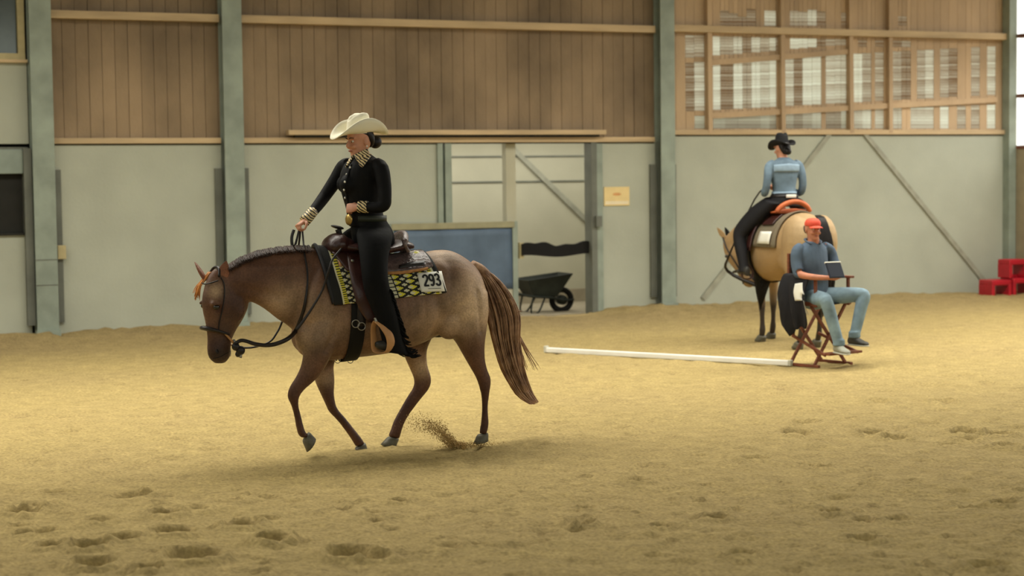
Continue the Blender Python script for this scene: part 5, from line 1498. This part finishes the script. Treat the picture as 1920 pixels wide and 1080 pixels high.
M['denim'] = mat('denim_jacket', (102, 121, 136), .85, .16, 6, .25, 16)
M['denim_light'] = mat('faded_denim_yoke', (132, 152, 168), .85, .12, 6, .2, 16)
M['blk_felt'] = mat('black_felt', (26, 25, 26), .85, .1)
M['blk_trouser'] = mat('black_trousers', (20, 19, 22), .75, .12, 6)
r2 = root('person', H2, 'rider seen from behind in black cowboy hat and blue denim jacket on the buckskin', 'person')
U2 = V((-1, -.15, 0)).normalized(); LT = V((0, 1, 0))
h2g, at2, u2, v2 = human_head(V((-.06, 0, 2.245)), U2, 1.0, rad(10))
def S3(z, f, b, w): return (V((f, 0, z)), V((b, 0, z)), w)
tor2 = [S3(1.70, -.14, .13, .17), S3(1.82, -.12, .115, .145), S3(1.92, -.125, .11, .15), S3(2.04, -.135, .115, .18), S3(2.13, -.12, .115, .195), S3(2.19, -.10, .10, .17), S3(2.225, -.08, .07, .10), S3(2.25, -.07, .05, .065)]
def arm2(s): return [V((0, s * .14, 2.18)), V((0, s * .205, 2.14)), V((.02, s * .235, 2.0)), V((.0, s * .245, 1.88)), V((-.06, s * .235, 1.82)), V((-.2, s * .16, 1.86)), V((-.30, s * .08, 1.90))]
rr2 = [.050, .054, .050, .047, .044, .038, .03]
lg2 = [(V((-.12, -.14, 1.78)), V((.13, -.14, 1.70)), .11), (V((-.24, -.28, 1.66)), V((-.06, -.28, 1.50)), .10), (V((-.38, -.40, 1.46)), V((-.20, -.40, 1.34)), .088), (V((-.40, -.44, 1.34)), V((-.22, -.44, 1.26)), .08), (V((-.34, -.45, 1.16)), V((-.18, -.45, 1.14)), .075), (V((-.26, -.45, .97)), V((-.13, -.45, .97)), .062), (V((-.25, -.45, .88)), V((-.09, -.45, .88)), .07)]
hp2 = [S3(1.66, -.16, .17, .19), S3(1.75, -.16, .16, .18), S3(1.83, -.13, .125, .152)]
ha = hand_geo(arm2(-1)[-1], V((-1, .4, .1)), V((0, .5, -1)), V((0, 0, 1)), (.9, 1.1, .8)); hb = mirror_y(join(*ha))
lgi = loft(shrink(lg2, .75), 14, 3)
bd2 = solid([*h2g, tube([V((-.02, 0, 2.2)), V((-.04, 0, 2.25)), at2(-.015, 0, .05)], [.062, .056, .056], 12, 3), loft(shrink(tor2, .85), 18, 3), loft(shrink(hp2, .85), 16, 3), tube(arm2(-1), [r * .8 for r in rr2], 12, 3), tube(arm2(1), [r * .8 for r in rr2], 12, 3), lgi, mirror_y(lgi), *ha, hb], .0058, 3)
link('body', bd2, M['skin'], r2)
face_bits(at2, 1.0, r2, M['hair_blk'])
jkt = link('denim_jacket', solid([loft(tor2, 22, 3), tube(arm2(-1), rr2, 14, 3), tube(arm2(1), rr2, 14, 3)], .009, 5), M['denim'], r2)
mk('hem_band', loft([S3(1.79, -.135, .130, .158), S3(1.84, -.13, .126, .155)], 24, 2), M['denim_light'], jkt)
JB2 = bvh_of(jkt.data)
ykr = []
for i in range(17):
    y = -.17 + .34 * i / 16; row = []
    for j in range(5):
        z = 2.075 + .10 * j / 4 - .35 * abs(y) * .25 * j / 4
        h = JB2.ray_cast(V((1, y, z)), V((-1, 0, 0)))
        row.append((h[0] if h[0] is not None else V((.1, y, z))) + V((.003, 0, 0)))
    ykr.append(row)
mk('yoke', sheet(ykr, .006), M['denim_light'], jkt)
tr2 = link('trousers', solid([loft(lg2, 20, 3), mirror_y(loft(lg2, 20, 3)), loft(hp2, 22, 3)], .011, 5), M['blk_trouser'], r2)
mk('belt', loft([S3(1.775, -.155, .157, .174), S3(1.80, -.15, .150, .168)], 24, 2), M['leather_blk'], tr2)
mk('belt_patch', box(.150, .170, -.06, .07, 1.765, 1.805, .006), M['card'], tr2)
for s in (-1, 1):
    bo = solid([loft([(V((-.33, s * .45, .90)), V((-.33, s * .45, .87)), .028), (V((-.27, s * .45, .92)), V((-.27, s * .45, .845)), .046), (V((-.18, s * .45, .95)), V((-.18, s * .45, .84)), .045), (V((-.09, s * .45, .95)), V((-.085, s * .45, .83)), .038), (V((-.07, s * .45, .92)), V((-.07, s * .45, .84)), .02)], 14, 3)], .009, 2)
    link('boot', bo, M['boot'], r2)
link('hair', solid([loft([(at2(-.0, 0, .16), at2(-.108, 0, .16), .08), (at2(-.02, 0, .11), at2(-.112, 0, .10), .078), (at2(-.045, 0, .06), at2(-.10, 0, .05), .06), (at2(-.06, 0, .03), at2(-.085, 0, .02), .03)], 16, 3, v2), ellipsoid(at2(-.115, 0, .05), .04, .045, .04)], .008, 2), M['hair_blk'], r2)
cowboy_hat(at2(-.008, 0, .15), U2, 1.0, M['blk_felt'], r2, M['leather_blk'], .065, rad(6), .21, .150)

# ================================================================== LOOSE THINGS
# low white board lying on the sand
a = gpt(1026, 661); b = gpt(1480, 686)
ob = root('ground_pole', (0, 0, 0), 'long low white board lying on the sand left of the judge', 'ground pole')
ob.location = (a + b) * .5; d = (b - a); ob.rotation_euler = (0, 0, math.atan2(d.y, d.x))
L = d.length / 2
mk('board', box(-L, L, -.03, .03, .0, .06, .012), M['white'], ob, False)
mk('end_cap', box(L - .005, L + .03, -.034, .034, .0, .064, .008), M['sole'], ob, False)
mk('end_cap', box(-L - .03, -L + .005, -.034, .034, .0, .079, .008), M['sole'], ob, False)
# red plastic jump blocks in the corner
def block(px0, px1, pyb, h, d, label):
    p0, p1 = gpt(px0, pyb), gpt(px1, pyb)
    return p0, p1
def red_block(x, y, z, w, dp, h, label, rz):
    r = root('jump_block', (x, y, z), label, 'jump block', 'red jump blocks', rz)
    t_ = .09
    mk('top_slab', box(-w / 2, w / 2, -dp / 2, dp / 2, h - t_, h, .02), M['red'], r, False)
    for sx in (-1, 1):
        mk('leg', box(sx * w / 2 - (.065 if sx > 0 else 0), sx * w / 2 + (0 if sx > 0 else .065), -dp / 2, dp / 2, 0, h - t_ + .01, .012), M['red'], r, False)
    mk('foot_bar', box(-w / 2 + .06, w / 2 - .06, dp * .1, dp * .25, .0, .05, .008), M['red'], r, False)
    return r
A0 = gpt(1866, 560); k_ = 117.0
red_block(A0.x, A0.y, 0, .40, .34, .31, 'red plastic jump block on the sand, left one below', WALL_A)
B0 = A0 + W_D * .435 - V((0, .0, 0))
red_block(B0.x, B0.y, 0, .42, .34, .33, 'red plastic jump block on the sand at the right frame edge', WALL_A)
C0 = A0 + W_D * .30
red_block(C0.x + .04, C0.y, .332, .37, .30, .30, 'topmost red jump block stacked over the other two', WALL_A)
# wheelbarrow in the doorway
wb0 = WF.pix(1015, 592, .75)
WB = Frame(WF.world(V((wb0.x, .75, .012))), WALL_A)
wbr = root('wheelbarrow', WB, 'dark green-black wheelbarrow standing in the doorway behind the roan horse', 'wheelbarrow')
rows = []
for z, x0_, x1_, hw in ((.24, -.20, .20, .18), (.34, -.26, .27, .22), (.50, -.36, .42, .30)):
    rows.append([V((x0_, -hw, z)), V((x1_, -hw * .85, z + (.08 if z > .4 else 0))), V((x1_, hw * .85, z + (.08 if z > .4 else 0))), V((x0_, hw, z)), V((x0_, -hw, z))])
rin = [[p * .97 + V((0, 0, .02)) for p in r] for r in reversed(rows)]
tub_r = [r[:4] for r in rows] + [r[:4] for r in rin]
mk('tub', rings_geo(tub_r), M['barrow'], wbr, False)
for s in (-1, 1):
    mk('handle', tube([V((.34, s * .08, .16)), V((.1, s * .17, .22)), V((-.3, s * .22, .26)), V((-.72, s * .26, .38))], .018, 8, 3), M['barrow'], wbr)
    mk('leg', tube([V((-.22, s * .2, .25)), V((-.26, s * .2, .02)), V((-.14, s * .2, .01)), V((-.02, s * .17, .22))], .015, 8, 3), M['barrow'], wbr)
wh = mk('wheel', tube([V((.34 + .16 * math.cos(q), 0, .17 + .155 * math.sin(q))) for q in [2 * PI * k / 24 for k in range(25)]], .045, 10, 1, False), M['black'], wbr)
mk('hub', tube([V((.34, -.07, .17)), V((.34, .07, .17))], .075, 12, 1), M['barrow'], wh)
mk('front_bar', tube([V((.34, -.09, .17)), V((.52, -.06, .17)), V((.52, .06, .17)), V((.34, .09, .17))], .012, 8, 2), M['barrow'], wbr)
# sand thrown up behind the hooves
sp_v, sp_f = [], []
rsd = random.Random(21)
def grain(p, r):
    n = len(sp_v)
    for k in range(4):
        sp_v.append(p + V((rsd.uniform(-1, 1), rsd.uniform(-1, 1), rsd.uniform(-1, 1))) * r)
    sp_f.extend([(n, n + 1, n + 2), (n, n + 2, n + 3), (n, n + 3, n + 1), (n + 1, n + 3, n + 2)])
for i in range(5200):
    t = rsd.random() ** 1.7
    px, py = poly_at([(868, 842), (846, 832), (826, 812), (804, 798), (775, 796)], t)
    w = 3 + 13 * t
    px += rsd.gauss(0, w * .8); py += rsd.gauss(0, w * .62) - abs(rsd.gauss(0, 3))
    p = HP(px, min(py, 846), -.12 + rsd.gauss(0, .05 + .05 * t))
    if p.z < .0: p.z = abs(p.z) * .3
    grain(p, rsd.uniform(.003, .0085) * (1.25 - .6 * t))
for i in range(900):
    p = HP(rsd.gauss(880, 26), 843 - abs(rsd.gauss(0, 9)), -.14 + rsd.gauss(0, .06))
    if p.z < 0: p.z = abs(p.z) * .3
    grain(p, rsd.uniform(.003, .007))
M['sand_clod'] = mat('damp_sand', (176, 148, 96), .95, .2, 30)
so = mk('sand_spray', (sp_v, sp_f), M['sand_clod'], None, False, HF.o, HF.rz)
prop(so, 'spray of sand kicked up behind the near hind hoof of the roan', 'sand', kind='stuff')
